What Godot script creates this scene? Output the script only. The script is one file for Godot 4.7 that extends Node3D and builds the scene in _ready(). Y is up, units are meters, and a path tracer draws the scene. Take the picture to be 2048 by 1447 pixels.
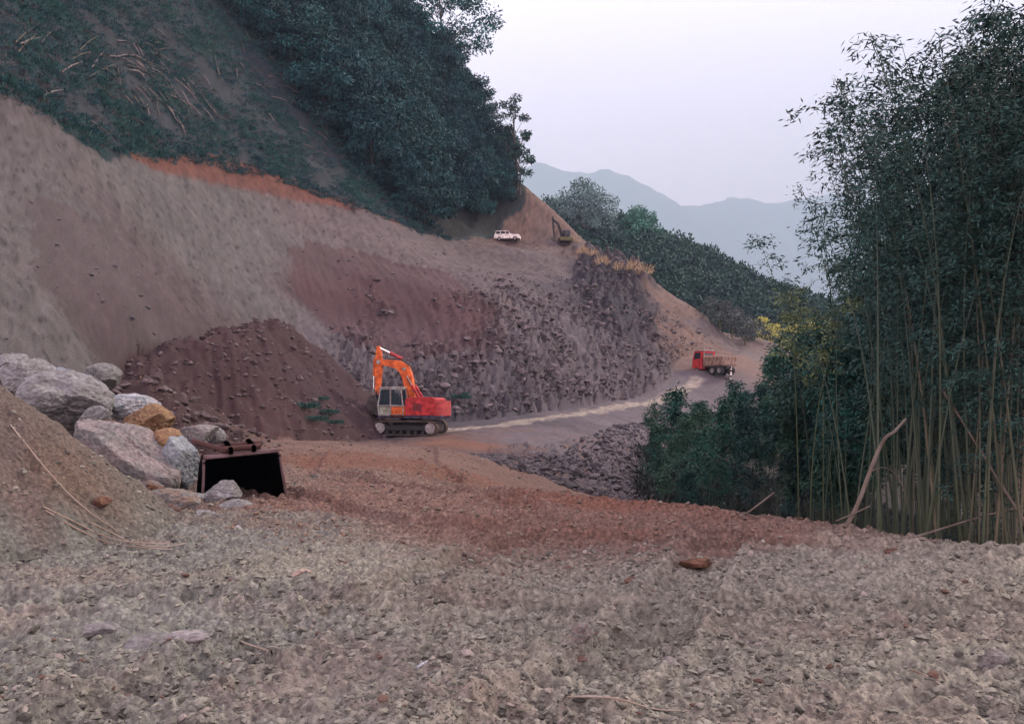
extends Node3D

# ---------------------------------------------------------------- mesh helpers
class MB:
	var v := PackedVector3Array()
	var n := PackedVector3Array()
	var c := PackedColorArray()
	func tri(a: Vector3, b: Vector3, d: Vector3, out: Vector3, col: Color) -> void:
		var nn := (d - a).cross(b - a)
		if nn.length_squared() < 1e-14:
			return
		nn = nn.normalized()
		if nn.dot(out) < 0.0:
			nn = -nn
			v.append(a); v.append(d); v.append(b)
		else:
			v.append(a); v.append(b); v.append(d)
		for i in 3:
			n.append(nn); c.append(col)
	func quad(a: Vector3, b: Vector3, d: Vector3, e: Vector3, out: Vector3, col: Color) -> void:
		tri(a, b, d, out, col)
		tri(a, d, e, out, col)
	func tri_s(a: Vector3, b: Vector3, d: Vector3, na: Vector3, nb: Vector3, nd: Vector3, col: Color) -> void:
		var nn := (d - a).cross(b - a)
		if nn.dot(na + nb + nd) < 0.0:
			v.append(a); v.append(d); v.append(b)
			n.append(na); n.append(nd); n.append(nb)
		else:
			v.append(a); v.append(b); v.append(d)
			n.append(na); n.append(nb); n.append(nd)
		for i in 3:
			c.append(col)
	# box with chamfered edges, centre p, full size s
	func box(p: Vector3, s: Vector3, col := Color.WHITE, bev := 0.02, bs := Basis()) -> void:
		var h := s * 0.5
		bev = minf(bev, minf(h.x, minf(h.y, h.z)) * 0.9)
		var k := h - Vector3(bev, bev, bev)
		for ax in 3:
			var u := (ax + 1) % 3
			var w := (ax + 2) % 3
			for sg in [-1.0, 1.0]:
				var q: Array[Vector3] = []
				for cc in [[-1, -1], [1, -1], [1, 1], [-1, 1]]:
					var r := Vector3()
					r[ax] = sg * h[ax]; r[u] = cc[0] * k[u]; r[w] = cc[1] * k[w]
					q.append(r)
				var o := Vector3(); o[ax] = sg
				quad(p + bs * q[0], p + bs * q[1], p + bs * q[2], p + bs * q[3], bs * o, col)
			for s1 in [-1.0, 1.0]:
				for s2 in [-1.0, 1.0]:
					var q2: Array[Vector3] = []
					for e in [[-1, 0], [1, 0], [1, 1], [-1, 1]]:
						var r2 := Vector3()
						r2[ax] = e[0] * k[ax]
						r2[u] = s1 * (h[u] if e[1] == 0 else k[u])
						r2[w] = s2 * (k[w] if e[1] == 0 else h[w])
						q2.append(r2)
					var o2 := Vector3(); o2[u] = s1; o2[w] = s2
					quad(p + bs * q2[0], p + bs * q2[1], p + bs * q2[2], p + bs * q2[3], bs * o2, col)
		for sx in [-1.0, 1.0]:
			for sy in [-1.0, 1.0]:
				for sz in [-1.0, 1.0]:
					tri(p + bs * Vector3(sx * h.x, sy * k.y, sz * k.z), p + bs * Vector3(sx * k.x, sy * h.y, sz * k.z), p + bs * Vector3(sx * k.x, sy * k.y, sz * h.z), bs * Vector3(sx, sy, sz), col)
	# a bar of rectangular section from a to b
	func bar(a: Vector3, b: Vector3, wide: float, thick: float, col := Color.WHITE, bev := 0.01, side := Vector3(0, 0, 1)) -> void:
		var d := (b - a)
		var y := d.normalized()
		var x := y.cross(side).normalized()
		var z := x.cross(y).normalized()
		box((a + b) * 0.5, Vector3(wide, d.length(), thick), col, bev, Basis(x, y, z))
	func tube(pts: Array, radii: Array, sides := 6, col := Color.WHITE, cap := true, col2 = null) -> void:
		var rings: Array = []
		var norms: Array = []
		var up := Vector3(0.31, 0.2, 0.93)
		for i in pts.size():
			var d: Vector3 = (pts[mini(i + 1, pts.size() - 1)] - pts[maxi(i - 1, 0)]).normalized()
			var x := d.cross(up).normalized()
			var y := d.cross(x).normalized()
			var rg := PackedVector3Array()
			var nm := PackedVector3Array()
			for s in sides:
				var a := TAU * s / sides
				var o := x * cos(a) + y * sin(a)
				nm.append(o)
				rg.append(pts[i] + o * float(radii[i]))
			rings.append(rg); norms.append(nm)
		for i in pts.size() - 1:
			var cc: Color = col if col2 == null else col.lerp(col2, float(i) / (pts.size() - 1))
			for s in sides:
				var t := (s + 1) % sides
				tri_s(rings[i][s], rings[i][t], rings[i + 1][t], norms[i][s], norms[i][t], norms[i + 1][t], cc)
				tri_s(rings[i][s], rings[i + 1][t], rings[i + 1][s], norms[i][s], norms[i + 1][t], norms[i + 1][s], cc)
		if cap:
			for e in [0, pts.size() - 1]:
				var ctr: Vector3 = pts[e]
				var out: Vector3 = pts[e] - pts[1 if e == 0 else e - 1]
				for s in sides:
					tri(ctr, rings[e][s], rings[e][(s + 1) % sides], out, col)
	# polygon in the xy plane, extruded from z0 to z1
	func extrude(poly: PackedVector2Array, z0: float, z1: float, col := Color.WHITE) -> void:
		var idx := Geometry2D.triangulate_polygon(poly)
		for k in range(0, idx.size(), 3):
			for z in [z0, z1]:
				var o := Vector3(0, 0, -1 if z == z0 else 1)
				tri(Vector3(poly[idx[k]].x, poly[idx[k]].y, z), Vector3(poly[idx[k + 1]].x, poly[idx[k + 1]].y, z), Vector3(poly[idx[k + 2]].x, poly[idx[k + 2]].y, z), o, col)
		var cw := 1.0 if Geometry2D.is_polygon_clockwise(poly) else -1.0
		for i in poly.size():
			var a := poly[i]
			var b := poly[(i + 1) % poly.size()]
			var d := b - a
			var o2 := Vector3(-d.y, d.x, 0) * cw
			quad(Vector3(a.x, a.y, z0), Vector3(b.x, b.y, z0), Vector3(b.x, b.y, z1), Vector3(a.x, a.y, z1), o2, col)
	# a disc-ended cylinder along z
	func disc(p: Vector3, r: float, half: float, sides := 20, col := Color.WHITE) -> void:
		tube([p - Vector3(0, 0, half), p + Vector3(0, 0, half)], [r, r], sides, col)
	func leaf(base: Vector3, dir: Vector3, side: Vector3, length: float, wide: float, col: Color) -> void:
		var tip := base + dir * length
		var m := base + dir * length * 0.4
		var nn := dir.cross(side).normalized()
		var l := m + side * wide * 0.5
		var r := m - side * wide * 0.5
		tri(base, l, tip, nn, col)
		tri(base, tip, r, nn, col)
	func mesh() -> ArrayMesh:
		var arr := []
		arr.resize(Mesh.ARRAY_MAX)
		arr[Mesh.ARRAY_VERTEX] = v
		arr[Mesh.ARRAY_NORMAL] = n
		arr[Mesh.ARRAY_COLOR] = c
		var am := ArrayMesh.new()
		am.add_surface_from_arrays(Mesh.PRIMITIVE_TRIANGLES, arr)
		return am

var rng := RandomNumberGenerator.new()
var M := {}
var taken := {}

const NTH := ["first", "second", "third", "fourth", "fifth", "sixth", "seventh", "eighth", "ninth", "tenth", "eleventh", "twelfth"]

func numbered(called: String) -> String:
	if not taken.has(called):
		taken[called] = 0
		return called
	taken[called] += 1
	return "%s_%03d" % [called, taken[called]]

func tag(o: Node, label: String, category := "", group := "", kind := "") -> Node:
	if label: o.set_meta("label", label)
	if category: o.set_meta("category", category)
	if group: o.set_meta("group", group)
	if kind: o.set_meta("kind", kind)
	return o

func obj(called: String, mesh: Mesh, mat: Material, parent: Node = null) -> MeshInstance3D:
	var o := MeshInstance3D.new()
	o.mesh = mesh
	o.material_override = mat
	if parent == null:
		o.name = numbered(called)
		add_child(o, true)
	else:
		o.name = called
		parent.add_child(o, true)
		var k := 0
		for ch in parent.get_children():
			if ch != o and (ch.get_meta("base", "") == called):
				k += 1
		if k > 0:
			o.name = "%s_%03d" % [called, k]
		o.set_meta("base", called)
	return o

func thing(called: String, label: String, category: String, at := Vector3.ZERO, turn := 0.0, group := "") -> Node3D:
	var o := Node3D.new()
	o.name = numbered(called)
	add_child(o, true)
	o.position = at
	o.rotation.y = turn
	tag(o, label, category, group)
	return o

func copy_of(src: Node3D, called: String, label: String, category: String, group := "") -> Node3D:
	var r: Node3D = src.duplicate()
	r.name = numbered(called)
	add_child(r, true)
	tag(r, label, category, group)
	return r

func mat(col: Color, rough := 0.9, metal := 0.0) -> StandardMaterial3D:
	var m := StandardMaterial3D.new()
	m.albedo_color = col.linear_to_srgb()
	m.roughness = rough
	m.metallic = metal
	m.metallic_specular = 0.3
	return m

func vmat(rough := 0.9, metal := 0.0) -> StandardMaterial3D:
	var m := mat(Color.WHITE, rough, metal)
	m.vertex_color_use_as_albedo = true
	return m

func noise(s: int, freq: float, oct := 3, kind := FastNoiseLite.TYPE_SIMPLEX_SMOOTH) -> FastNoiseLite:
	var f := FastNoiseLite.new()
	f.seed = s
	f.noise_type = kind
	f.frequency = freq
	f.fractal_type = FastNoiseLite.FRACTAL_FBM
	f.fractal_octaves = oct
	return f

func ntex(f: FastNoiseLite, lo: Color, hi: Color, size := 512, as_normal := false, bump := 4.0) -> NoiseTexture2D:
	var t := NoiseTexture2D.new()
	t.width = size; t.height = size
	t.seamless = true
	t.seamless_blend_skirt = 0.2
	t.noise = f
	if as_normal:
		t.as_normal_map = true
		t.bump_strength = bump
	else:
		var g := Gradient.new()
		g.set_color(0, lo); g.set_color(1, hi)
		t.color_ramp = g
	return t

# ---------------------------------------------------------------- the lie of the land
const F := 1600.0
const EYE := 1.6
func P(px: float, py: float, d: float) -> Vector3:
	return Vector3((px - 1024.0) / F * d, EYE + (790.0 - py) / F * d, -d)

class Spline2:                       # thin-plate surface through a few surveyed points
	var pts: Array = []              # Vector3(x, height, depth)
	var w := PackedFloat64Array()
	var x0 := -130.0
	var d0 := -4.0
	var st := 1.5
	var nx := 170
	var nd := 165
	var g := PackedFloat32Array()
	func ker(r2: float) -> float:
		return 0.0 if r2 < 1e-9 else r2 * log(r2)
	func solve(lam: float) -> void:
		var n := pts.size()
		var m := n + 3
		var a: Array = []
		for i in m:
			var row := PackedFloat64Array()
			row.resize(m + 1)
			a.append(row)
		for i in n:
			for j in n:
				var dx: float = pts[i].x - pts[j].x
				var dz: float = pts[i].z - pts[j].z
				a[i][j] = ker(dx * dx + dz * dz) + (lam if i == j else 0.0)
			a[i][n] = 1.0; a[i][n + 1] = pts[i].x; a[i][n + 2] = pts[i].z
			a[n][i] = 1.0; a[n + 1][i] = pts[i].x; a[n + 2][i] = pts[i].z
			a[i][m] = pts[i].y
		for i in m:
			var best := i
			for r in range(i + 1, m):
				if absf(a[r][i]) > absf(a[best][i]): best = r
			var tmp = a[i]; a[i] = a[best]; a[best] = tmp
			for r in range(i + 1, m):
				var f: float = a[r][i] / a[i][i]
				if f == 0.0: continue
				for k in range(i, m + 1):
					a[r][k] -= f * a[i][k]
		w.resize(m)
		for i in range(m - 1, -1, -1):
			var s: float = a[i][m]
			for k in range(i + 1, m):
				s -= a[i][k] * w[k]
			w[i] = s / a[i][i]
		g.resize(nx * nd)
		var px := PackedFloat64Array()
		var pz := PackedFloat64Array()
		for p in pts:
			px.append(p.x); pz.append(p.z)
		for j in nd:
			var d := d0 + j * st
			for i in nx:
				var x := x0 + i * st
				var s := w[n] + w[n + 1] * x + w[n + 2] * d
				for k in n:
					var dx := x - px[k]
					var dz := d - pz[k]
					var r2 := dx * dx + dz * dz
					if r2 > 1e-9:
						s += w[k] * r2 * log(r2)
				g[j * nx + i] = s
	func at(x: float, d: float) -> float:
		var u := clampf((x - x0) / st, 0.0, nx - 1.001)
		var v := clampf((d - d0) / st, 0.0, nd - 1.001)
		var i := int(u)
		var j := int(v)
		u -= i; v -= j
		var k := j * nx + i
		return lerpf(lerpf(g[k], g[k + 1], u), lerpf(g[k + nx], g[k + nx + 1], u), v)

var S_base := Spline2.new()
var S_hill := Spline2.new()
var piles: Array = []
var n_big := noise(3, 0.045, 3)
var n_mid := noise(5, 0.22, 4)
var n_clod := noise(9, 3.1, 3)
var n_rock := noise(11, 0.55, 4)
var n_streak := noise(13, 1.0, 3)
var n_warp := noise(17, 0.08, 3)
var n_fine := noise(19, 9.0, 2)
var n_rill := noise(23, 0.5, 3)
var n_crumb := noise(27, 21.0, 2)
var n_cell := noise(29, 7.0, 2, FastNoiseLite.TYPE_CELLULAR)

func add_px(s: Spline2, list: Array) -> void:
	for e in list:
		var p := P(e[0], e[1], e[2])
		s.pts.append(Vector3(p.x, p.y, -p.z))

func add_w(s: Spline2, list: Array) -> void:
	for e in list:
		s.pts.append(Vector3(e[0], e[2], e[1]))

func pile(pts: Array, slope: float, rad: float) -> void:
	piles.append([pts, slope, rad])

func survey() -> void:
	add_w(S_base, [[-9, 1, 0], [0, 1, 0], [9, 1, 0], [-7, 6, 0], [0, 6, 0], [5, 6, 0.02], [-5, 11, 0], [0, 10, 0], [3, 8, 0],
		[4.3, 8.6, 0], [6.4, 7.6, 0], [3.5, 9.5, 0], [2.6, 11.1, 0], [1.3, 12.5, 0], [0.2, 13.3, -0.02], [-2, 20, -0.22], [-6, 20, -0.1], [-2.2, 33, -0.78], [-7, 34, -0.65], [-12, 34, -0.5], [-4.2, 50, -1.3], [-9, 54, -1.3], [-15, 50, -1], [-22, 40, 0], [-14, 22, 0], [-30, 30, 1]])
	add_px(S_base, [[905, 862, 56], [1000, 850, 61], [1150, 828, 70], [1310, 804, 84], [1400, 757, 95], [1430, 748, 97], [1470, 715, 112], [1490, 692, 130], [1560, 690, 142],
		[960, 880, 52], [1060, 862, 57], [1160, 842, 65], [1310, 820, 78], [1150, 905, 51], [1200, 965, 42], [1300, 905, 60], [1300, 1000, 40]])
	add_w(S_base, [[3, 25, -3.3], [6, 25, -4.5], [10, 20, -4.6], [12, 30, -5.6], [20, 40, -7], [30, 60, -8], [40, 85, -5], [8, 12, -1.7], [12, 9, -2.2], [20, 12, -5], [6.4, 10.6, -0.7], [3, 16, -1.7], [1, 18, -1.0], [-0.2, 24, -1.2], [5, 14, -1.4],
		[60, 60, -15], [80, 120, -22], [75, 150, -10], [100, 40, -25], [40, 20, -12], [60, 190, 0], [-40, 100, 0], [-20, 150, 2], [20, 190, 5]])
	S_base.solve(0.4)
	for l in [[[6.5, 9.6], [3.0, 10.4], [-1.0, 12.2], [-4.2, 16.0], [-5.8, 24.0], [-7.0, 38.0], [-7.4, 52.0]], [[7.0, 7.3], [3.4, 8.0], [-1.6, 10.0], [-5.6, 14.6], [-7.8, 23.4], [-9.2, 38.0], [-9.6, 52.0]],
			[[-3.0, 2.5], [-1.6, 5.0], [0.4, 9.4], [-1.2, 16.0], [-2.9, 28.0], [-4.6, 46.0]], [[-0.8, 2.5], [0.8, 5.0], [2.4, 9.0]], [[-8, 5.6], [-2, 6.2], [3, 5.7], [9, 5.9]]]:
		var pv := PackedVector2Array()
		for q in l: pv.append(Vector2(q[0], q[1]))
		ruts.append(pv)
	add_px(S_hill, [[-300, 720, 28], [-300, 300, 42], [-300, 0, 55], [-300, -400, 82],
		[0, 745, 33], [0, 450, 42], [0, 190, 52], [0, 0, 62], [0, -300, 86],
		[300, 745, 45], [300, 500, 56], [300, 325, 68], [300, 100, 86], [300, -100, 105], [300, -400, 142],
		[600, 820, 58], [600, 640, 69], [600, 390, 92], [600, 200, 111], [600, 0, 134], [600, -250, 172],
		[810, 850, 61], [810, 640, 77], [810, 455, 108], [810, 300, 131], [800, 110, 172],
		[900, 855, 62], [900, 630, 79], [900, 500, 115], [900, 468, 128], [900, 320, 150], [900, 200, 167],
		[1000, 845, 65], [1000, 610, 84], [1000, 492, 128], [1000, 481, 138], [1000, 420, 146],
		[1130, 826, 72], [1130, 600, 98], [1130, 500, 132], [1130, 489, 142],
		[1230, 812, 80], [1230, 620, 106], [1230, 530, 139], [1300, 796, 87], [1300, 640, 113], [1300, 570, 139],
		[1360, 768, 95], [1360, 606, 132], [1400, 748, 102], [1400, 628, 127], [1450, 712, 112], [1450, 684, 121],
		[960, 285, 162], [1040, 378, 151], [1110, 442, 147]])
	add_w(S_hill, [[-12, 190, 50], [0, 182, 40], [12, 175, 26], [24, 162, 16], [32, 150, 11], [40, 140, 4], [50, 120, -4], [-30, 205, 68], [-60, 215, 90], [38, 108, 2], [30, 92, -3], [-80, 160, 100], [-110, 110, 90], [0, 52, -7], [-18, 44, -6], [20, 80, -5], [-30, 22, -7], [0, 20, -20], [-60, 30, 10], [10, 235, 20], [60, 200, -10]])
	add_px(S_hill, [[430, 720, 52], [430, 610, 59], [200, 640, 44], [200, 745, 40]])
	for e in [[915, 860, 57, -2.0], [1000, 849, 61, -2.0], [1100, 836, 66, -2.0], [1200, 821, 74, -2.0], [1310, 803, 84, -2.0], [1400, 757, 95, -2.5], [1430, 748, 99, -2.0],
			[830, 872, 55, -2.5], [740, 872, 54, -2.0], [650, 870, 53, -1.5], [830, 900, 47, -6.0], [700, 900, 46, -6.0], [960, 880, 50, -6.0], [1100, 870, 56, -6.0], [1250, 850, 66, -6.0], [1370, 800, 82, -5.0]]:
		var p := P(e[0], e[1], e[2])
		S_hill.pts.append(Vector3(p.x, p.y + e[3], -p.z))
	S_hill.solve(0.3)
	var q := func(px, py, d): var p := P(px, py, d); return Vector3(p.x, p.y, d)
	pile([q.call(285, 708, 45), q.call(420, 664, 49.5), q.call(548, 640, 58.5)], 0.93, 1.2)          # 0 dark red spoil
	pile([q.call(310, 640, 47)], -6.5, 0.6)                                                       # 1 grey red fan
	pile([q.call(785, 620, 80)], -10.0, 0.8)                                 # 2 dark fan below the bench
	pile([Vector3(-6.9, 2.05, 9.2)], 0.95, 0.7)                                                   # 3 near mound
	pile([Vector3(-10.5, 1.7, 13.6), Vector3(-7.6, 1.15, 13.2)], 0.62, 0.5)                        # 4 berm under the boulders
	pile([Vector3(-21, 3.2, 22), Vector3(-11.6, 2.0, 25)], 0.6, 0.6)                              # 5 low berm behind

func raw(x: float, d: float) -> Vector2:    # height without detail, zone
	var h := S_base.at(x, d)
	var z := 0.0
	if d > 16.0:
		var a := S_hill.at(x, d)
		if a > h:
			h = a; z = 1.0
	for i in piles.size():
		var pl: Array = piles[i]
		var pts: Array = pl[0]
		var c0: Vector3 = pts[0]
		if absf(x - c0.x) > 45.0:
			continue
		var best := -1e9
		if pl[1] < 0.0:                       # a fan of loose soil on the slope
			if z == 1.0:
				var rf: float = Vector2(x - c0.x, d - c0.z).length() + n_mid.get_noise_2d(x, d) * 1.5
				if rf < -pl[1]:
					h += pl[2] * (1.0 - smoothstep(-pl[1] * 0.2, -pl[1], rf)); z = 2.0 + i
			continue
		if pts.size() == 1:
			var r: float = sqrt((x - c0.x) * (x - c0.x) + (d - c0.z) * (d - c0.z) + pl[2] * pl[2]) - pl[2]
			best = c0.y - pl[1] * r
		for k in pts.size() - 1:
			var a: Vector3 = pts[k]
			var b: Vector3 = pts[k + 1]
			var ab := Vector2(b.x - a.x, b.z - a.z)
			var t := clampf(((x - a.x) * ab.x + (d - a.z) * ab.y) / ab.length_squared(), 0.0, 1.0)
			var qx := x - a.x - ab.x * t
			var qd := d - a.z - ab.y * t
			var r: float = sqrt(qx * qx + qd * qd + pl[2] * pl[2]) - pl[2]
			best = maxf(best, lerpf(a.y, b.y, t) - pl[1] * r)
		if best > h:
			h = best; z = 2.0 + i
	return Vector2(h, z)

var ruts: Array = []
func rut(x: float, d: float) -> float:        # machine tracks pressed into the earth
	var h := 0.0
	for l: PackedVector2Array in ruts:
		for i in l.size() - 1:
			var a := l[i]
			var ab := l[i + 1] - a
			var t := ((x - a.x) * ab.x + (d - a.y) * ab.y) / ab.length_squared()
			if t < 0.0 or t > 1.0: continue
			var q := absf((x - a.x) * ab.y - (d - a.y) * ab.x) / ab.length()
			if q < 0.42:
				h -= 0.085 * (1.0 - smoothstep(0.2, 0.32, q)) - 0.05 * smoothstep(0.24, 0.32, q) * (1.0 - smoothstep(0.34, 0.42, q))
				if q < 0.28:
					h += 0.028 * sin(t * ab.length() * TAU / 0.22)
	return h

func rubble(x: float, d: float) -> float:      # how stony the hill is here
	var px := 1024.0 + x / d * F
	var m := smoothstep(860.0, 1000.0, px + n_mid.get_noise_2d(x * 0.4, d * 0.4) * 120.0) * (1.0 - smoothstep(1330.0, 1420.0, px)) * (1.0 - smoothstep(80.0, 104.0, d - (px - 1000.0) * 0.06 + n_mid.get_noise_2d(x * 0.5 + 20.0, d * 0.5) * 14.0))
	m = maxf(m, smoothstep(640.0, 720.0, px) * (1.0 - smoothstep(900.0, 960.0, px)) * (1.0 - smoothstep(66.0, 80.0, d + n_mid.get_noise_2d(x * 0.5, d * 0.5) * 10.0)))
	m = maxf(m, 0.9 * smoothstep(1150.0, 1190.0, px) * (1.0 - smoothstep(1280.0, 1310.0, px)) * smoothstep(95.0, 105.0, d))
	return m

func crag(x: float, d: float) -> float:         # dark broken rock at the corner of the cut
	var px := 1024.0 + x / d * F
	return smoothstep(1130.0, 1175.0, px + n_mid.get_noise_2d(x, d) * 40.0) * (1.0 - smoothstep(1275.0, 1325.0, px + n_mid.get_noise_2d(x + 30.0, d) * 50.0)) * smoothstep(88.0, 100.0, d) * (1.0 - smoothstep(132.0, 138.0, d))

func height(x: float, d: float) -> Vector2:
	var r := raw(x, d)
	var h := r.x
	var z := int(r.y)
	if z == 0:
		var near := clampf(1.0 - (d - 12.0) / 30.0, 0.25, 1.0)
		h += n_mid.get_noise_2d(x, d) * 0.08 + n_clod.get_noise_2d(x, d) * 0.06 * near + n_streak.get_noise_2d(x * 0.3, d * 2.0) * 0.05
		var f := n_fine.get_noise_2d(x * 0.7, d * 1.2)
		h += maxf(f, -0.2) * 0.05 * near - maxf(n_cell.get_noise_2d(x * 0.8, d), -0.75) * 0.055 * near
		if d < 11.0:
			h += n_crumb.get_noise_2d(x * 0.5, d * 1.1) * 0.01
		h += rut(x, d)
		if d > 14.0:
			h += n_rock.get_noise_2d(x, d) * 0.12
		if d > 36.0 and h < -1.6:
			h += absf(n_rock.get_noise_2d(x * 1.6, d * 1.6)) * 0.9 - 0.2
	elif z == 1 or z == 3 or z == 4:
		var k := rubble(x, d)
		h += n_big.get_noise_2d(x, d) * 0.9 * clampf((d - 30.0) / 30.0, 0.0, 1.0) + n_mid.get_noise_2d(x, d) * 0.16
		h += k * (absf(n_rock.get_noise_2d(x * 1.2, d)) * 1.7 + n_rock.get_noise_2d(x * 2.7 + 40.0, d * 2.7) * 1.0) + crag(x, d) * (absf(n_rock.get_noise_2d(x * 0.5 + 9.0, d * 0.4)) * 4.0)
		h += n_clod.get_noise_2d(x * 0.5, d * 0.5) * 0.14
		h += n_rill.get_noise_2d(x * 2.6 + d * 1.1, d * 0.3) * 0.17
	elif z == 5 or z == 6:
		h += n_mid.get_noise_2d(x * 2.0, d * 2.0) * 0.12 + n_clod.get_noise_2d(x, d) * 0.06 + n_rock.get_noise_2d(x * 2.0, d * 2.0) * 0.12 + maxf(n_fine.get_noise_2d(x, d), 0.0) * 0.03
	else:
		h += n_mid.get_noise_2d(x, d) * 0.3 + n_rock.get_noise_2d(x * 1.5, d * 1.5) * 0.3 + n_rill.get_noise_2d(x * 2.2 + d, d * 0.3) * 0.25
	return Vector2(h, r.y)

func hit(px: float, py: float) -> Vector3:     # the ground seen along one line of sight
	var d := 2.5
	while d < 240.0:
		var x := (px - 1024.0) / F * d
		if height(x, d).x >= EYE + (790.0 - py) / F * d:
			break
		d *= 1.004
	var xx := (px - 1024.0) / F * d
	return Vector3(xx, height(xx, d).x, -d)

func gnd(x: float, z: float) -> Vector3:
	return Vector3(x, height(x, -z).x, z)

var edge_px := PackedFloat32Array()
var edge_d := PackedFloat32Array()
func edge(px: float) -> float:              # depth at which the cut face ends and scrub begins
	if px > 1050.0: return 400.0
	if px <= edge_px[0]: return edge_d[0]
	for i in edge_px.size() - 1:
		if px < edge_px[i + 1]:
			return lerpf(edge_d[i], edge_d[i + 1], (px - edge_px[i]) / (edge_px[i + 1] - edge_px[i]))
	return edge_d[edge_d.size() - 1]
var wood_px := PackedFloat32Array()
var wood_d := PackedFloat32Array()
func wood(px: float) -> float:              # depth at which the forest begins
	if px <= wood_px[0] or px > 1052.0: return 400.0
	for i in wood_px.size() - 1:
		if px < wood_px[i + 1]:
			return lerpf(wood_d[i], wood_d[i + 1], (px - wood_px[i]) / (wood_px[i + 1] - wood_px[i]))
	return wood_d[wood_d.size() - 1]

func seg_dist(p: Vector2, line: PackedVector2Array) -> float:
	var best := 1e9
	for i in line.size() - 1:
		var q := Geometry2D.get_closest_point_to_segment(p, line[i], line[i + 1])
		best = minf(best, q.distance_to(p))
	return best

var seeds: Array = []
const TC0 := -0.95
const TSTEP := 0.0028
const TN := 640
const DMIN := 2.2
const DR := 1.0066
const DN := 886

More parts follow.
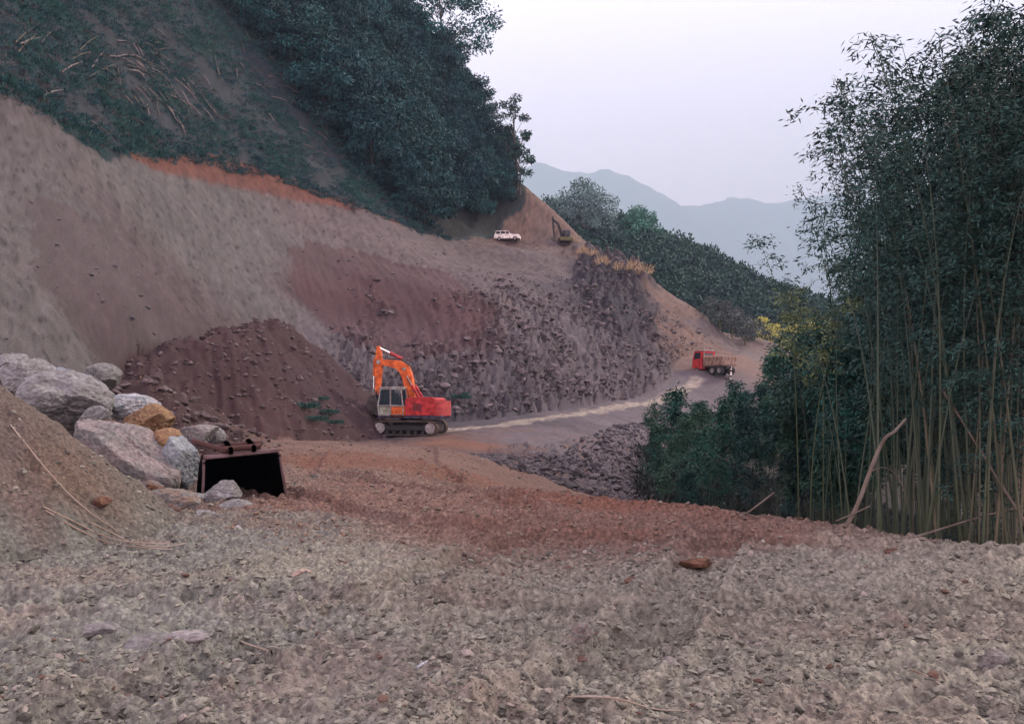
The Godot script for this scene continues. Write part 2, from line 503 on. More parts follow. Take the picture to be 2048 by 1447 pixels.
func build_terrain() -> void:
	for e in [[-200, 230], [0, 192], [130, 262], [215, 304], [300, 316], [400, 326], [500, 348], [600, 378], [740, 428], [810, 452]]:
		var p := hit(e[0], e[1]); edge_px.append(e[0]); edge_d.append(-p.z)
	edge_px.append(870); edge_d.append(118); edge_px.append(950); edge_d.append(132); edge_px.append(1010); edge_d.append(143); edge_px.append(1050); edge_d.append(149)
	for e in [[380, -60], [470, 40], [560, 150], [640, 260], [720, 350], [790, 430]]:
		var p := hit(e[0], e[1]); wood_px.append(e[0]); wood_d.append(-p.z)
	wood_px.append(870); wood_d.append(120); wood_px.append(950); wood_d.append(134); wood_px.append(1010); wood_d.append(145); wood_px.append(1050); wood_d.append(150)
	var grey := Color(0.182, 0.19, 0.162)
	var buff := Color(0.228, 0.224, 0.178)
	var cut := Color(0.132, 0.126, 0.118)
	var cutp := Color(0.142, 0.116, 0.112)
	var stone := Color(0.13, 0.115, 0.122)
	var dark := Color(0.062, 0.038, 0.036)
	var red := Color(0.17, 0.085, 0.058)
	var brick := Color(0.18, 0.118, 0.092)
	var slate := Color(0.075, 0.068, 0.078)
	var list := [
		[100, 1400, grey], [400, 1250, grey], [700, 1350, grey], [300, 1120, grey], [1000, 1250, buff], [1400, 1350, buff], [1800, 1300, buff], [2000, 1150, buff], [1100, 1400, buff], [600, 1130, buff], [1500, 1180, buff],
		[900, 1050, brick], [700, 980, brick], [1100, 1040, brick], [1300, 1060, brick], [1450, 1075, brick], [650, 900, brick], [900, 950, red], [1150, 1010, red], [800, 920, red], [560, 880, brick], [960, 885, red], [1700, 1120, buff],
		[100, 1000, Color(0.165, 0.13, 0.108)], [60, 900, Color(0.15, 0.118, 0.1)], [150, 960, Color(0.17, 0.125, 0.09)], [30, 1100, grey], [200, 1090, grey], [450, 1060, grey],
		[0, 400, cut], [0, 600, cut], [150, 500, cut], [300, 420, cut], [450, 450, cut], [500, 560, cut], [650, 520, cut], [100, 690, cut], [250, 660, cut], [600, 430, cutp], [750, 480, cutp], [900, 520, cutp], [1050, 540, cutp], [850, 540, cutp], [1000, 590, cutp], [1100, 520, cutp],
		[300, 580, Color(0.112, 0.092, 0.09)], [200, 620, Color(0.12, 0.1, 0.098)], [400, 620, Color(0.108, 0.086, 0.084)],
		[700, 610, Color(0.088, 0.05, 0.051)], [800, 610, Color(0.088, 0.05, 0.051)], [880, 640, Color(0.092, 0.056, 0.057)], [930, 700, Color(0.1, 0.068, 0.07)],
		[680, 700, stone], [750, 660, stone], [820, 720, stone], [980, 680, stone], [1080, 640, stone], [1150, 700, stone], [1250, 740, stone], [1000, 760, stone], [1060, 800, slate], [1320, 720, stone], [680, 820, slate], [740, 800, slate], [900, 800, slate],
		[1200, 570, slate], [1240, 620, slate], [1270, 660, slate], [1150, 560, slate], [1260, 580, slate],
		[1320, 600, brick], [1360, 650, brick], [1390, 690, brick], [1300, 570, brick], [1420, 660, cutp], [1450, 660, slate], [1080, 470, brick], [1090, 440, brick], [1050, 430, brick], [1130, 495, cutp],
		[1100, 900, stone], [1180, 940, slate], [1250, 960, slate], [1050, 880, stone], [1280, 850, stone],
		[330, 780, dark], [450, 720, dark], [560, 760, dark], [620, 820, dark], [400, 830, dark], [550, 670, dark], [250, 730, dark]]
	for e in list:
		var p := hit(e[0], e[1])
		seeds.append([p.x, -p.z, e[2]])
	var road := PackedVector2Array()
	for e in [[915, 860, 57], [1000, 849, 61], [1100, 836, 66], [1200, 821, 74], [1310, 803, 84], [1400, 757, 95]]:
		var p := P(e[0], e[1], e[2]); road.append(Vector2(p.x, -p.z))
	var band := PackedVector2Array()
	for e in [[265, 312], [350, 328], [470, 345], [600, 384], [700, 416], [800, 450]]:
		var p := hit(e[0], e[1]); band.append(Vector2(p.x, -p.z))
	# colours on a coarse net, in log depth so that near ground keeps its detail
	var cw := 105
	var chh := 120
	var net: Array = []
	net.resize(cw * chh)
	for j in chh:
		var d := 2.0 * pow(120.0, float(j) / (chh - 1))
		for i in cw:
			var x := (-1.05 + i * 0.02) * d
			var sr := 0.0; var sg := 0.0; var sb := 0.0; var sw := 0.0
			for s in seeds:
				var dx: float = (x - s[0])
				var dz: float = (d - s[1])
				var rr: float = (dx * dx + dz * dz) / (d * d) + 1e-5
				var w := 1.0 / (rr * rr * sqrt(rr))
				var cc: Color = s[2]
				sr += cc.r * w; sg += cc.g * w; sb += cc.b * w; sw += w
			net[j * cw + i] = Color(sr / sw, sg / sw, sb / sw)
	var vs := PackedVector3Array()
	var zs := PackedByteArray()
	var cs := PackedColorArray()
	vs.resize(TN * DN); zs.resize(TN * DN); cs.resize(TN * DN)
	var d := DMIN
	for j in DN:
		for i in TN:
			var t := TC0 + i * TSTEP
			var x := t * d
			var hz := height(x, d)
			var k := j * TN + i
			vs[k] = Vector3(x, hz.x, -d)
			zs[k] = int(hz.y)
			var wx := n_warp.get_noise_2d(x, d) * d * 0.08 + n_mid.get_noise_2d(x + 50.0, d) * d * 0.02
			var u := clampf(((x + wx) / d + 1.05) / 0.02, 0.0, cw - 1.01)
			var v := clampf(log(maxf(d + wx * 0.7, 2.0) / 2.0) / log(120.0) * (chh - 1), 0.0, chh - 1.01)
			var ui := int(u); var vi := int(v)
			u -= ui; v -= vi
			var q := vi * cw + ui
			var c: Color = (net[q] as Color).lerp(net[q + 1], u).lerp((net[q + cw] as Color).lerp(net[q + cw + 1], u), v)
			var px := 1024.0 + t * F
			if int(hz.y) == 2:
				c = c.lerp(Color(0.062, 0.033, 0.034), 0.85)
			elif int(hz.y) == 4:
				c = c.lerp(Color(0.095, 0.052, 0.054), 0.75)
			elif int(hz.y) == 3:
				c = c.lerp(Color(0.1, 0.076, 0.075), 0.6)
			elif d < 60.0 and (int(hz.y) == 0):
				# crushed shale: greyer and redder patches
				var nn := n_mid.get_noise_2d(x * 1.7 + 9.0, d * 3.0)
				c = c.lerp(Color(0.18, 0.098, 0.068), clampf(nn * 1.1 - 0.1, 0.0, 0.5)) if d > 9.0 else c.lerp(Color(0.21, 0.165, 0.135), clampf(nn, 0.0, 0.5))
			if hz.y == 1.0 or hz.y == 3.0 or hz.y == 4.0:
				var e := edge(px) + n_mid.get_noise_2d(x, d) * 3.0
				if d > e:
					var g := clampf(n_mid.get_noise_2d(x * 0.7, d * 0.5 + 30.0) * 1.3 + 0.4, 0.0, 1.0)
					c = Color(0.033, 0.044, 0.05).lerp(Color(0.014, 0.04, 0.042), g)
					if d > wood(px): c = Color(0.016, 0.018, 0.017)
				if d > 50.0 and px > 220.0 and px < 830.0:
					var bd := seg_dist(Vector2(x, d), band)
					var wide := 1.5 * smoothstep(250.0, 500.0, px) * (1.0 - smoothstep(600.0, 760.0, px)) + 0.35
					if bd < wide: c = c.lerp(Color(0.165, 0.06, 0.036), 0.85 * (1.0 - smoothstep(wide * 0.6, wide, bd)))
			if d > 85.0 and px > 1100.0 and px < 1340.0:
				c = c.lerp(Color(0.05, 0.047, 0.058), 0.85 * crag(x, d))
			if hz.y == 1.0:
				var sk := n_streak.get_noise_2d((x + d * 0.55) * 0.9, (d - x * 0.55) * 0.12)
				c = c * (1.0 + 0.22 * sk + 0.3 * n_clod.get_noise_2d(x * 0.35 + 90.0, d * 0.35) - 0.45 * smoothstep(0.3, 0.5, n_clod.get_noise_2d(x * 0.6, d * 0.4 + 60.0)))
			if d > 50.0 and d < 100.0 and px > 880.0 and px < 1450.0:
				var rd := seg_dist(Vector2(x, d), road) + n_mid.get_noise_2d(x * 2.0, d) * 0.9
				if rd < 1.6: c = c.lerp(Color(0.37, 0.33, 0.26), (1.0 - smoothstep(0.35, 1.15, rd)) * clampf(0.75 + n_clod.get_noise_2d(x * 0.5, d * 0.4), 0.0, 1.0))
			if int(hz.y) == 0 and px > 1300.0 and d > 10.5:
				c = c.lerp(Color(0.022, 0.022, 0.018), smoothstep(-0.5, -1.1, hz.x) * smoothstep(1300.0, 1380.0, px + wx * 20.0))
			var m := (1.22 if int(hz.y) == 0 else 1.0) + n_clod.get_noise_2d(x * 0.8 + 7.0, d * 1.6) * 0.25 + n_mid.get_noise_2d(x * 0.6, d) * 0.22
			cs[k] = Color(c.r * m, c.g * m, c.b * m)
		d *= 1.004 if d < 14.0 else DR
	var ns := PackedVector3Array()
	ns.resize(TN * DN)
	for j in DN:
		for i in TN:
			var a := vs[j * TN + mini(i + 1, TN - 1)] - vs[j * TN + maxi(i - 1, 0)]
			var b := vs[mini(j + 1, DN - 1) * TN + i] - vs[maxi(j - 1, 0) * TN + i]
			ns[j * TN + i] = a.cross(b).normalized()
	# one mesh per piece of land
	var names := {0: ["ground", "churned red and grey earth of the road and pad in the foreground", "ground"], 1: ["hillside", "bare cut hillside with scrub and woods above the road", "hillside"],
		2: ["soil_heap", "dark red heap of spoil behind the orange excavator's reach, left of it", "soil heap"], 3: ["soil_heap", "grey red fan of loose soil lying on the smooth cut face at left", "soil heap"],
		4: ["soil_heap", "dark maroon fan of tipped soil below the upper bench with the white car", "soil heap"], 5: ["soil_mound", "brown earth mound at the left edge in front of the boulders", "soil heap"],
		6: ["soil_mound", "earth bank carrying the pile of pale boulders at left", "soil heap"], 7: ["soil_mound", "low dark soil ridge behind the boulders at the left edge", "soil heap"]}
	for zone in names:
		var remap := PackedInt32Array()
		remap.resize(TN * DN)
		remap.fill(-1)
		var ov := PackedVector3Array(); var on := PackedVector3Array(); var oc := PackedColorArray(); var oi := PackedInt32Array()
		for j in DN - 1:
			for i in TN - 1:
				var k := j * TN + i
				if zs[k] != zone: continue
				var ids := [k, k + 1, k + TN + 1, k + TN]
				for id in ids:
					if remap[id] < 0:
						remap[id] = ov.size()
						ov.append(vs[id]); on.append(ns[id]); oc.append(cs[id])
				for o in [0, 2, 1, 0, 3, 2]:
					oi.append(remap[ids[o]])
		if oi.is_empty(): continue
		var arr := []
		arr.resize(Mesh.ARRAY_MAX)
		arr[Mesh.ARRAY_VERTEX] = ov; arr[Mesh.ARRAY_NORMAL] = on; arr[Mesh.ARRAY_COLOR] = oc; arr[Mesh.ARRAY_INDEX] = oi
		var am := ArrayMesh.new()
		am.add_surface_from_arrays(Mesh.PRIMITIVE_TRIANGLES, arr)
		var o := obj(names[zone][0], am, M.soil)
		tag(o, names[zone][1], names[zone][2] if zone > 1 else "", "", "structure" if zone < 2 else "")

# ---------------------------------------------------------------- rocks
var ico_v := {}
var ico_f := {}
func ico(level: int) -> void:
	if ico_v.has(level): return
	var v: Array = []
	var f: Array = []
	if level == 0:
		var t := (1.0 + sqrt(5.0)) / 2.0
		for p in [[-1, t, 0], [1, t, 0], [-1, -t, 0], [1, -t, 0], [0, -1, t], [0, 1, t], [0, -1, -t], [0, 1, -t], [t, 0, -1], [t, 0, 1], [-t, 0, -1], [-t, 0, 1]]:
			v.append(Vector3(p[0], p[1], p[2]).normalized())
		f = [[0, 11, 5], [0, 5, 1], [0, 1, 7], [0, 7, 10], [0, 10, 11], [1, 5, 9], [5, 11, 4], [11, 10, 2], [10, 7, 6], [7, 1, 8], [3, 9, 4], [3, 4, 2], [3, 2, 6], [3, 6, 8], [3, 8, 9], [4, 9, 5], [2, 4, 11], [6, 2, 10], [8, 6, 7], [9, 8, 1]]
	else:
		ico(level - 1)
		v = ico_v[level - 1].duplicate()
		var mid := {}
		for t in ico_f[level - 1]:
			var m: Array = []
			for k in 3:
				var a: int = t[k]
				var b: int = t[(k + 1) % 3]
				var key := mini(a, b) * 100000 + maxi(a, b)
				if not mid.has(key):
					mid[key] = v.size()
					v.append((v[a] + v[b]).normalized())
				m.append(mid[key])
			f.append([t[0], m[0], m[2]]); f.append([t[1], m[1], m[0]]); f.append([t[2], m[2], m[1]]); f.append([m[0], m[1], m[2]])
	ico_v[level] = v
	ico_f[level] = f

func rock(sd: int, size: Vector3, level: int, planes := 12, rough := 0.05, col := Color.WHITE, col2 := Color.WHITE, lo := 0.62) -> ArrayMesh:
	ico(level)
	var r := RandomNumberGenerator.new()
	r.seed = sd
	var pn: Array = []
	for i in planes:
		var u := Vector3(r.randfn(), r.randfn(), r.randfn()).normalized()
		pn.append([u, r.randf_range(lo, 0.92)])
	var nz := noise(sd, 1.6, 4)
	var pts := PackedVector3Array()
	var cl := PackedColorArray()
	for p: Vector3 in ico_v[level]:
		var rad := 1.0
		for q in pn:
			var dt: float = p.dot(q[0])
			if dt > 0.05: rad = minf(rad, q[1] / dt)
		rad += nz.get_noise_3dv(p * 2.0) * rough * 2.0 + nz.get_noise_3dv(p * 7.0) * rough * 0.7
		pts.append(p * rad * size * 0.5)
		var k := clampf(nz.get_noise_3dv(p * 1.3 + Vector3(5, 5, 5)) * 1.6 + 0.5, 0.0, 1.0)
		var cc := col.lerp(col2, k)
		var j := 1.0 + nz.get_noise_3dv(p * 9.0) * 0.35
		cl.append(Color(cc.r * j, cc.g * j, cc.b * j))
	var m := MB.new()
	for t in ico_f[level]:
		var a := pts[t[0]]; var b := pts[t[1]]; var c := pts[t[2]]
		m.tri(a, b, c, a + b + c, cl[t[0]])
	return m.mesh()

func scatter(called: String, label: String, meshes: Array, xfs: Array, cols: Array, material: Material) -> void:
	# xfs[k] / cols[k]: arrays of transforms and colours for mesh k
	var root := Node3D.new()
	root.name = numbered(called)
	add_child(root, true)
	tag(root, label, "", "", "stuff")
	for k in meshes.size():
		if xfs[k].is_empty(): continue
		var mm := MultiMesh.new()
		mm.transform_format = MultiMesh.TRANSFORM_3D
		mm.use_colors = true
		mm.mesh = meshes[k]
		mm.instance_count = xfs[k].size()
		for i in xfs[k].size():
			mm.set_instance_transform(i, xfs[k][i])
			mm.set_instance_color(i, cols[k][i])
		var mi := MultiMeshInstance3D.new()
		mi.name = called if k == 0 else "%s_%03d" % [called, k]
		mi.multimesh = mm
		mi.material_override = material
		mi.set_meta("kind", "stuff")
		root.add_child(mi, true)

func rbasis(s: float, flat := 1.0) -> Basis:
	var b := Basis.from_euler(Vector3(rng.randf_range(-0.35, 0.35), rng.randf() * TAU, rng.randf_range(-0.35, 0.35)))
	return b.scaled_local(Vector3(s * rng.randf_range(0.7, 1.4), s * flat * rng.randf_range(0.6, 1.2), s * rng.randf_range(0.7, 1.3)))

func build_clods() -> void:
	var shapes: Array = []
	for k in 5:
		shapes.append(rock(100 + k, Vector3(1.2, 0.85, 1.0), 1, 8, 0.05, Color.WHITE, Color.WHITE, 0.42))
	var xs: Array = [[], [], [], [], []]
	var cs: Array = [[], [], [], [], []]
	# near ground, denser and finer towards the viewer
	for i in 230000:
		var d := 2.6 * pow(16.0, pow(rng.randf(), 1.1))
		var x := rng.randf_range(-0.75, 0.75) * d
		var hz := height(x, d)
		var z := int(hz.y)
		if z == 1 or z == 2: continue
		var big := pow(rng.randf(), 11.0)
		var dens := n_mid.get_noise_2d(x * 1.3 + 70.0, d * 2.0)
		if dens < -0.15 and rng.randf() < 0.75: continue
		var s := (0.006 + 0.009 * rng.randf() + 0.055 * big) * (0.8 + d * 0.05)
		var k := rng.randi() % 5
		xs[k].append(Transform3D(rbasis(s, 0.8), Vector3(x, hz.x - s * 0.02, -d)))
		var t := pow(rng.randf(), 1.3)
		var c := Color(0.255, 0.255, 0.208).lerp(Color(0.06, 0.06, 0.05), t)  # random soil tones; the dark ones also stand in for shade between clods
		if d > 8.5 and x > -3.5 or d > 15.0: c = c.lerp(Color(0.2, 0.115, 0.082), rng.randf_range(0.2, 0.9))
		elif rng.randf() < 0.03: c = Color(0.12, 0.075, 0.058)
		elif rng.randf() < 0.04: c = Color(0.28, 0.25, 0.22)
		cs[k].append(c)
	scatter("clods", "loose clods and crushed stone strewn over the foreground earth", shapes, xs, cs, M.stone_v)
	# talus on the hill
	xs = [[], [], [], [], []]
	cs = [[], [], [], [], []]
	for i in 75000:
		var px := rng.randf_range(620, 1440)
		var d := rng.randf_range(52, 135)
		var x := (px - 1024.0) / F * d
		var k0 := rubble(x, d)
		if rng.randf() > k0 * (0.55 + 1.5 * n_mid.get_noise_2d(x * 0.6, d * 0.6)) * (0.35 if int(raw(x, d).y) == 4 else 1.0) + 0.003: continue
		var hz := height(x, d)
		if int(hz.y) != 1 and int(hz.y) != 4: continue
		var s := 0.08 + 0.2 * rng.randf() + 0.75 * pow(rng.randf(), 11.0)
		var k := rng.randi() % 5
		xs[k].append(Transform3D(rbasis(s, 0.9), Vector3(x, hz.x + s * 0.1, -d)))
		var c := Color(0.16, 0.134, 0.136).lerp(Color(0.07, 0.058, 0.062), rng.randf())
		cs[k].append(c)
	for i in 9000:
		var px := rng.randf_range(930, 1360)
		var d := rng.randf_range(34, 76)
		var x := (px - 1024.0) / F * d
		var hz := height(x, d)
		if int(hz.y) != 0 or hz.x > S_base.at(-4.0 + (d - 50.0) * 0.55, d) - 0.6: continue
		var s := 0.08 + 0.2 * rng.randf() + 0.5 * pow(rng.randf(), 8.0)
		var k := rng.randi() % 5
		xs[k].append(Transform3D(rbasis(s, 0.9), Vector3(x, hz.x + s * 0.05, -d)))
		cs[k].append(Color(0.12, 0.108, 0.115).lerp(Color(0.04, 0.036, 0.04), rng.randf()))
	scatter("rubble", "broken rock lying over the stony slope above the road", shapes, xs, cs, M.stone_v)
	xs = [[], [], [], [], []]
	cs = [[], [], [], [], []]
	for i in 30000:
		var px := rng.randf_range(-40, 1000)
		var d := rng.randf_range(20, 100)
		var x := (px - 1024.0) / F * d
		var hz := height(x, d)
		var z := int(hz.y)
		if z == 0 or z == 5 or z == 6: continue
		if (z == 1 or z == 3 or z == 4) and (d > edge(px) or rng.randf() > 0.12): continue
		var s := 0.03 + (0.11 if z == 1 else 0.4) * pow(rng.randf(), 5.0)
		var k := rng.randi() % 5
		xs[k].append(Transform3D(rbasis(s, 0.9), Vector3(x, hz.x + s * 0.1, -d)))
		var c := Color(0.06, 0.04, 0.038).lerp(Color(0.14, 0.115, 0.115), rng.randf())
		if z == 1 or z == 3 or z == 4: c = Color(0.09, 0.09, 0.095).lerp(Color(0.15, 0.14, 0.14), rng.randf())
		cs[k].append(c)
	scatter("lumps", "small lumps and stones on the soil heaps and the cut face", shapes, xs, cs, M.stone_v)

# ---------------------------------------------------------------- plants
func make_bamboo(called: String, sd: int, h: float, from: float, leaves: int, col: Color, stem: Color, leafy := 1.0) -> Node3D:
	var r := RandomNumberGenerator.new()
	r.seed = sd
	var root := Node3D.new()
	root.name = called
	var m := MB.new()
	var f := MB.new()
	var pts: Array = []
	var rad: Array = []
	var lean := Vector3(r.randfn(), 0, r.randfn()) * 0.035 * h
	var arch := Vector3(r.randfn(), 0, r.randfn()).normalized() * h * r.randf_range(0.08, 0.2)
	var n := int(h / 0.34)
	var r0 := r.randf_range(0.014, 0.025)
	var path := func(t: float) -> Vector3:
		return Vector3(0, h * (t - 0.06 * t * t * t), 0) + lean * t + arch * pow(t, 3.0)
	for i in n + 1:
		var t := float(i) / n
		var p: Vector3 = path.call(t)
		var rr := r0 * (1.0 - 0.82 * t) * h / 8.0
		pts.append(p); rad.append(rr)
		if i < n:
			var p2: Vector3 = path.call(t + 0.06 / h)
			pts.append(p2); rad.append(rr * 1.22)
			p2 = path.call(t + 0.1 / h)
			pts.append(p2); rad.append(rr)
	m.tube(pts, rad, 6, stem, true, stem.lerp(col, 0.6))
	var nb := int(n * 1.7)
	for b in nb:
		var t := lerpf(from, 1.0, pow(r.randf(), 0.62))
		var p: Vector3 = path.call(t)
		var az := r.randf() * TAU
		var out := Vector3(cos(az), 0, sin(az))
		var bl := r.randf_range(0.35, 1.0) * (1.15 - 0.6 * t) * h / 8.0 * 0.9
		var q: Array = [p]
		for s in 4:
			var u := (s + 1) / 4.0
			q.append(p + out * bl * u + Vector3(0, bl * (0.75 * u - 0.75 * u * u), 0))
		f.tube(q, [0.006, 0.005, 0.004, 0.003, 0.002], 3, stem.lerp(col, 0.5), false)
		var tone := r.randf_range(0.55, 1.35)
		var nl := int(leaves * r.randf_range(0.5, 1.5) / nb)
		for l in nl:
			var u := pow(r.randf(), 0.6) * 3.999
			var k := int(u)
			var bp: Vector3 = q[k].lerp(q[k + 1], u - k) + Vector3(r.randfn(), r.randfn(), r.randfn()) * 0.08 * leafy
			var dir := (out * r.randf_range(0.2, 1.0) + Vector3(r.randfn() * 0.6, r.randf_range(-1.1, 0.35), r.randfn() * 0.6)).normalized()
			var side := dir.cross(Vector3(r.randfn(), r.randfn() + 1.0, r.randfn())).normalized()
			var cc := col * (tone * r.randf_range(0.75, 1.25))
			cc.a = 1.0
			f.leaf(bp, dir, side, r.randf_range(0.09, 0.17) * leafy, r.randf_range(0.022, 0.036) * leafy * 1.2, cc)
	var c1 := obj("culm", m.mesh(), M.stem, root)
	var c2 := obj("foliage", f.mesh(), M.leaf, root)
	c2.set_meta("kind", "stuff")
	return root

func make_tree(sd: int, h: float, wide: float, low: float, clumps: int, leaves: int, leaf_size: float, col: Color, bark: Color, spread := 1.0, gap := 0.0, droop := 0.25) -> Node3D:
	var r := RandomNumberGenerator.new()
	r.seed = sd
	var root := Node3D.new()
	root.name = "tree"
	var m := MB.new()
	var f := MB.new()
	var lean := Vector3(r.randfn(), 0, r.randfn()) * 0.05 * h
	var tp: Array = []
	var tr: Array = []
	for i in 9:
		var t := i / 8.0
		tp.append(Vector3(0, h * 0.9 * t, 0) + lean * t * t + Vector3(r.randfn(), 0, r.randfn()) * 0.012 * h * t)
		tr.append(0.022 * h * (1.0 - 0.85 * t))
	tp[0].y = -0.6
	m.tube(tp, tr, 7, bark)
	for k in clumps:
		var t := low + (1.0 - low) * (k + r.randf()) / clumps
		var az := k * 2.4 + r.randf_range(-0.5, 0.5)
		var prof := pow(sin(PI * clampf((t - low) / (1.0 - low) * 0.8 + 0.2, 0.0, 1.0)), 0.7)
		var reach := wide * 0.5 * prof * r.randf_range(0.45, 1.0) * spread
		var at := Vector3(cos(az) * reach, h * t * 0.97 + r.randf_range(-0.04, 0.06) * h, sin(az) * reach) + lean * t * t
		var ti := clampi(int((t - 0.12) * 8.0), 1, 7)
		var from: Vector3 = tp[ti]
		m.tube([from, from.lerp(at, 0.5) + Vector3(0, 0.05 * reach, 0), at], [tr[ti] * 0.45, tr[ti] * 0.25, 0.02], 4, bark, false)
		var cr := wide * r.randf_range(0.13, 0.24) * (1.0 - gap)
		var tone := r.randf_range(0.6, 1.4)
		for l in int(leaves * r.randf_range(0.6, 1.3)):
			var o := Vector3(r.randfn(), r.randfn() * 0.62, r.randfn())
			o = o.normalized() * cr * pow(r.randf(), 0.45)
			o.y *= 0.7
			var p := at + o
			var dir := (o.normalized() * 0.7 + Vector3(r.randfn(), r.randfn() - droop * 2.0, r.randfn()) * 0.6).normalized()
			var side := dir.cross(Vector3(r.randfn(), r.randfn(), r.randfn())).normalized()
			var cc := col * (tone * r.randf_range(0.7, 1.3))
			cc.a = 1.0
			f.leaf(p, dir, side, leaf_size * r.randf_range(0.7, 1.4), leaf_size * r.randf_range(0.35, 0.6), cc)
	obj("trunk", m.mesh(), M.bark, root)
	var c2 := obj("crown", f.mesh(), M.leaf, root)
	c2.set_meta("kind", "stuff")
	return root

func make_tuft(sd: int, h: float, blades: int, col: Color, spread: float, wide: float) -> ArrayMesh:
	var r := RandomNumberGenerator.new()
	r.seed = sd
	var f := MB.new()
	for b in blades:
		var az := r.randf() * TAU
		var out := Vector3(cos(az), 0, sin(az))
		var base := out * pow(r.randf(), 0.7) * spread * 0.5 + Vector3(0, r.randf() * h * 0.45, 0)
		var dir := (out * r.randf_range(0.1, 0.9) + Vector3(0, r.randf_range(0.3, 1.0), 0)).normalized()
		var side := dir.cross(Vector3(r.randfn(), r.randfn() * 0.3, r.randfn())).normalized()
		var cc := col * r.randf_range(0.6, 1.4)
		cc.a = 1.0
		f.leaf(base, dir, side, h * r.randf_range(0.3, 0.6), wide * r.randf_range(0.6, 1.3), cc)
	return f.mesh()

func place(proto: Node3D, called: String, label: String, category: String, group: String, at: Vector3, sc: float, turn: float, tilt := Vector3.ZERO) -> Node3D:
	var o := copy_of(proto, called, label, category, group)
	o.transform = Transform3D(Basis.from_euler(Vector3(tilt.x, turn, tilt.z)).scaled(Vector3(sc, sc, sc)), at)
	return o

# ---------------------------------------------------------------- vehicles
func V2(l: Array) -> PackedVector2Array:
	var o := PackedVector2Array()
	for p in l: o.append(Vector2(p[0], p[1]))
	return o

func track_shape(m: MB, len: float, hgt: float, z0: float, z1: float, col: Color) -> void:
	var r := hgt * 0.5
	var poly := PackedVector2Array()
	for k in 13:
		var a := PI * 0.5 + PI * k / 12.0
		poly.append(Vector2(-len * 0.5 + r + cos(a) * r, r + sin(a) * r))
	for k in 13:
		var a := -PI * 0.5 + PI * k / 12.0
		poly.append(Vector2(len * 0.5 - r + cos(a) * r, r + sin(a) * r))
	var inner := PackedVector2Array()
	for p in poly:
		inner.append((p - Vector2(0, r)) * Vector2((len - 0.16) / len, (hgt - 0.16) / hgt) + Vector2(0, r))
	for i in poly.size():
		var j := (i + 1) % poly.size()
		var a := poly[i]; var b := poly[j]; var c := inner[j]; var d := inner[i]
		var o := Vector3(a.x - (a.x * 0.8), a.y - r, 0)
		m.quad(Vector3(a.x, a.y, z0), Vector3(b.x, b.y, z0), Vector3(b.x, b.y, z1), Vector3(a.x, a.y, z1), o, col)
		m.quad(Vector3(d.x, d.y, z0), Vector3(c.x, c.y, z0), Vector3(c.x, c.y, z1), Vector3(d.x, d.y, z1), -o, col)
		for z in [z0, z1]:
			m.quad(Vector3(a.x, a.y, z), Vector3(b.x, b.y, z), Vector3(c.x, c.y, z), Vector3(d.x, d.y, z), Vector3(0, 0, -1 if z == z0 else 1), col)
	# grouser plates
	var n := int(len / 0.19)
	for k in n:
		var x := -len * 0.5 + r + (len - 2 * r) * (k + 0.5) / n
		m.box(Vector3(x, -0.015, (z0 + z1) * 0.5), Vector3(0.05, 0.05, z1 - z0), col, 0.005)
		m.box(Vector3(x, hgt + 0.015, (z0 + z1) * 0.5), Vector3(0.05, 0.05, z1 - z0), col, 0.005)

func ram(root: Node3D, a: Vector3, b: Vector3, r: float, share: float, barrel: Material, rod: Material) -> void:
	var m := MB.new()
	var c := a.lerp(b, share)
	m.tube([a, c], [r, r], 10)
	m.tube([c - (b - a).normalized() * 0.06, c + (b - a).normalized() * 0.02], [r * 1.2, r * 1.2], 10)
	var cyl := obj("hydraulic_cylinder", m.mesh(), barrel, root)
	var m2 := MB.new()
	m2.tube([c, b], [r * 0.55, r * 0.55], 8)
	obj("rod", m2.mesh(), rod, cyl)

func thick_path(pts: Array, widths: Array) -> PackedVector2Array:
	var l := PackedVector2Array()
	var r := PackedVector2Array()
	for i in pts.size():
		var a := Vector2(pts[maxi(i - 1, 0)][0], pts[maxi(i - 1, 0)][1])
		var b := Vector2(pts[mini(i + 1, pts.size() - 1)][0], pts[mini(i + 1, pts.size() - 1)][1])
		var nrm := (b - a).normalized().orthogonal()
		var p := Vector2(pts[i][0], pts[i][1])
		l.append(p + nrm * widths[i] * 0.5)
		r.append(p - nrm * widths[i] * 0.5)
	r.reverse()
	l.append_array(r)
	return l

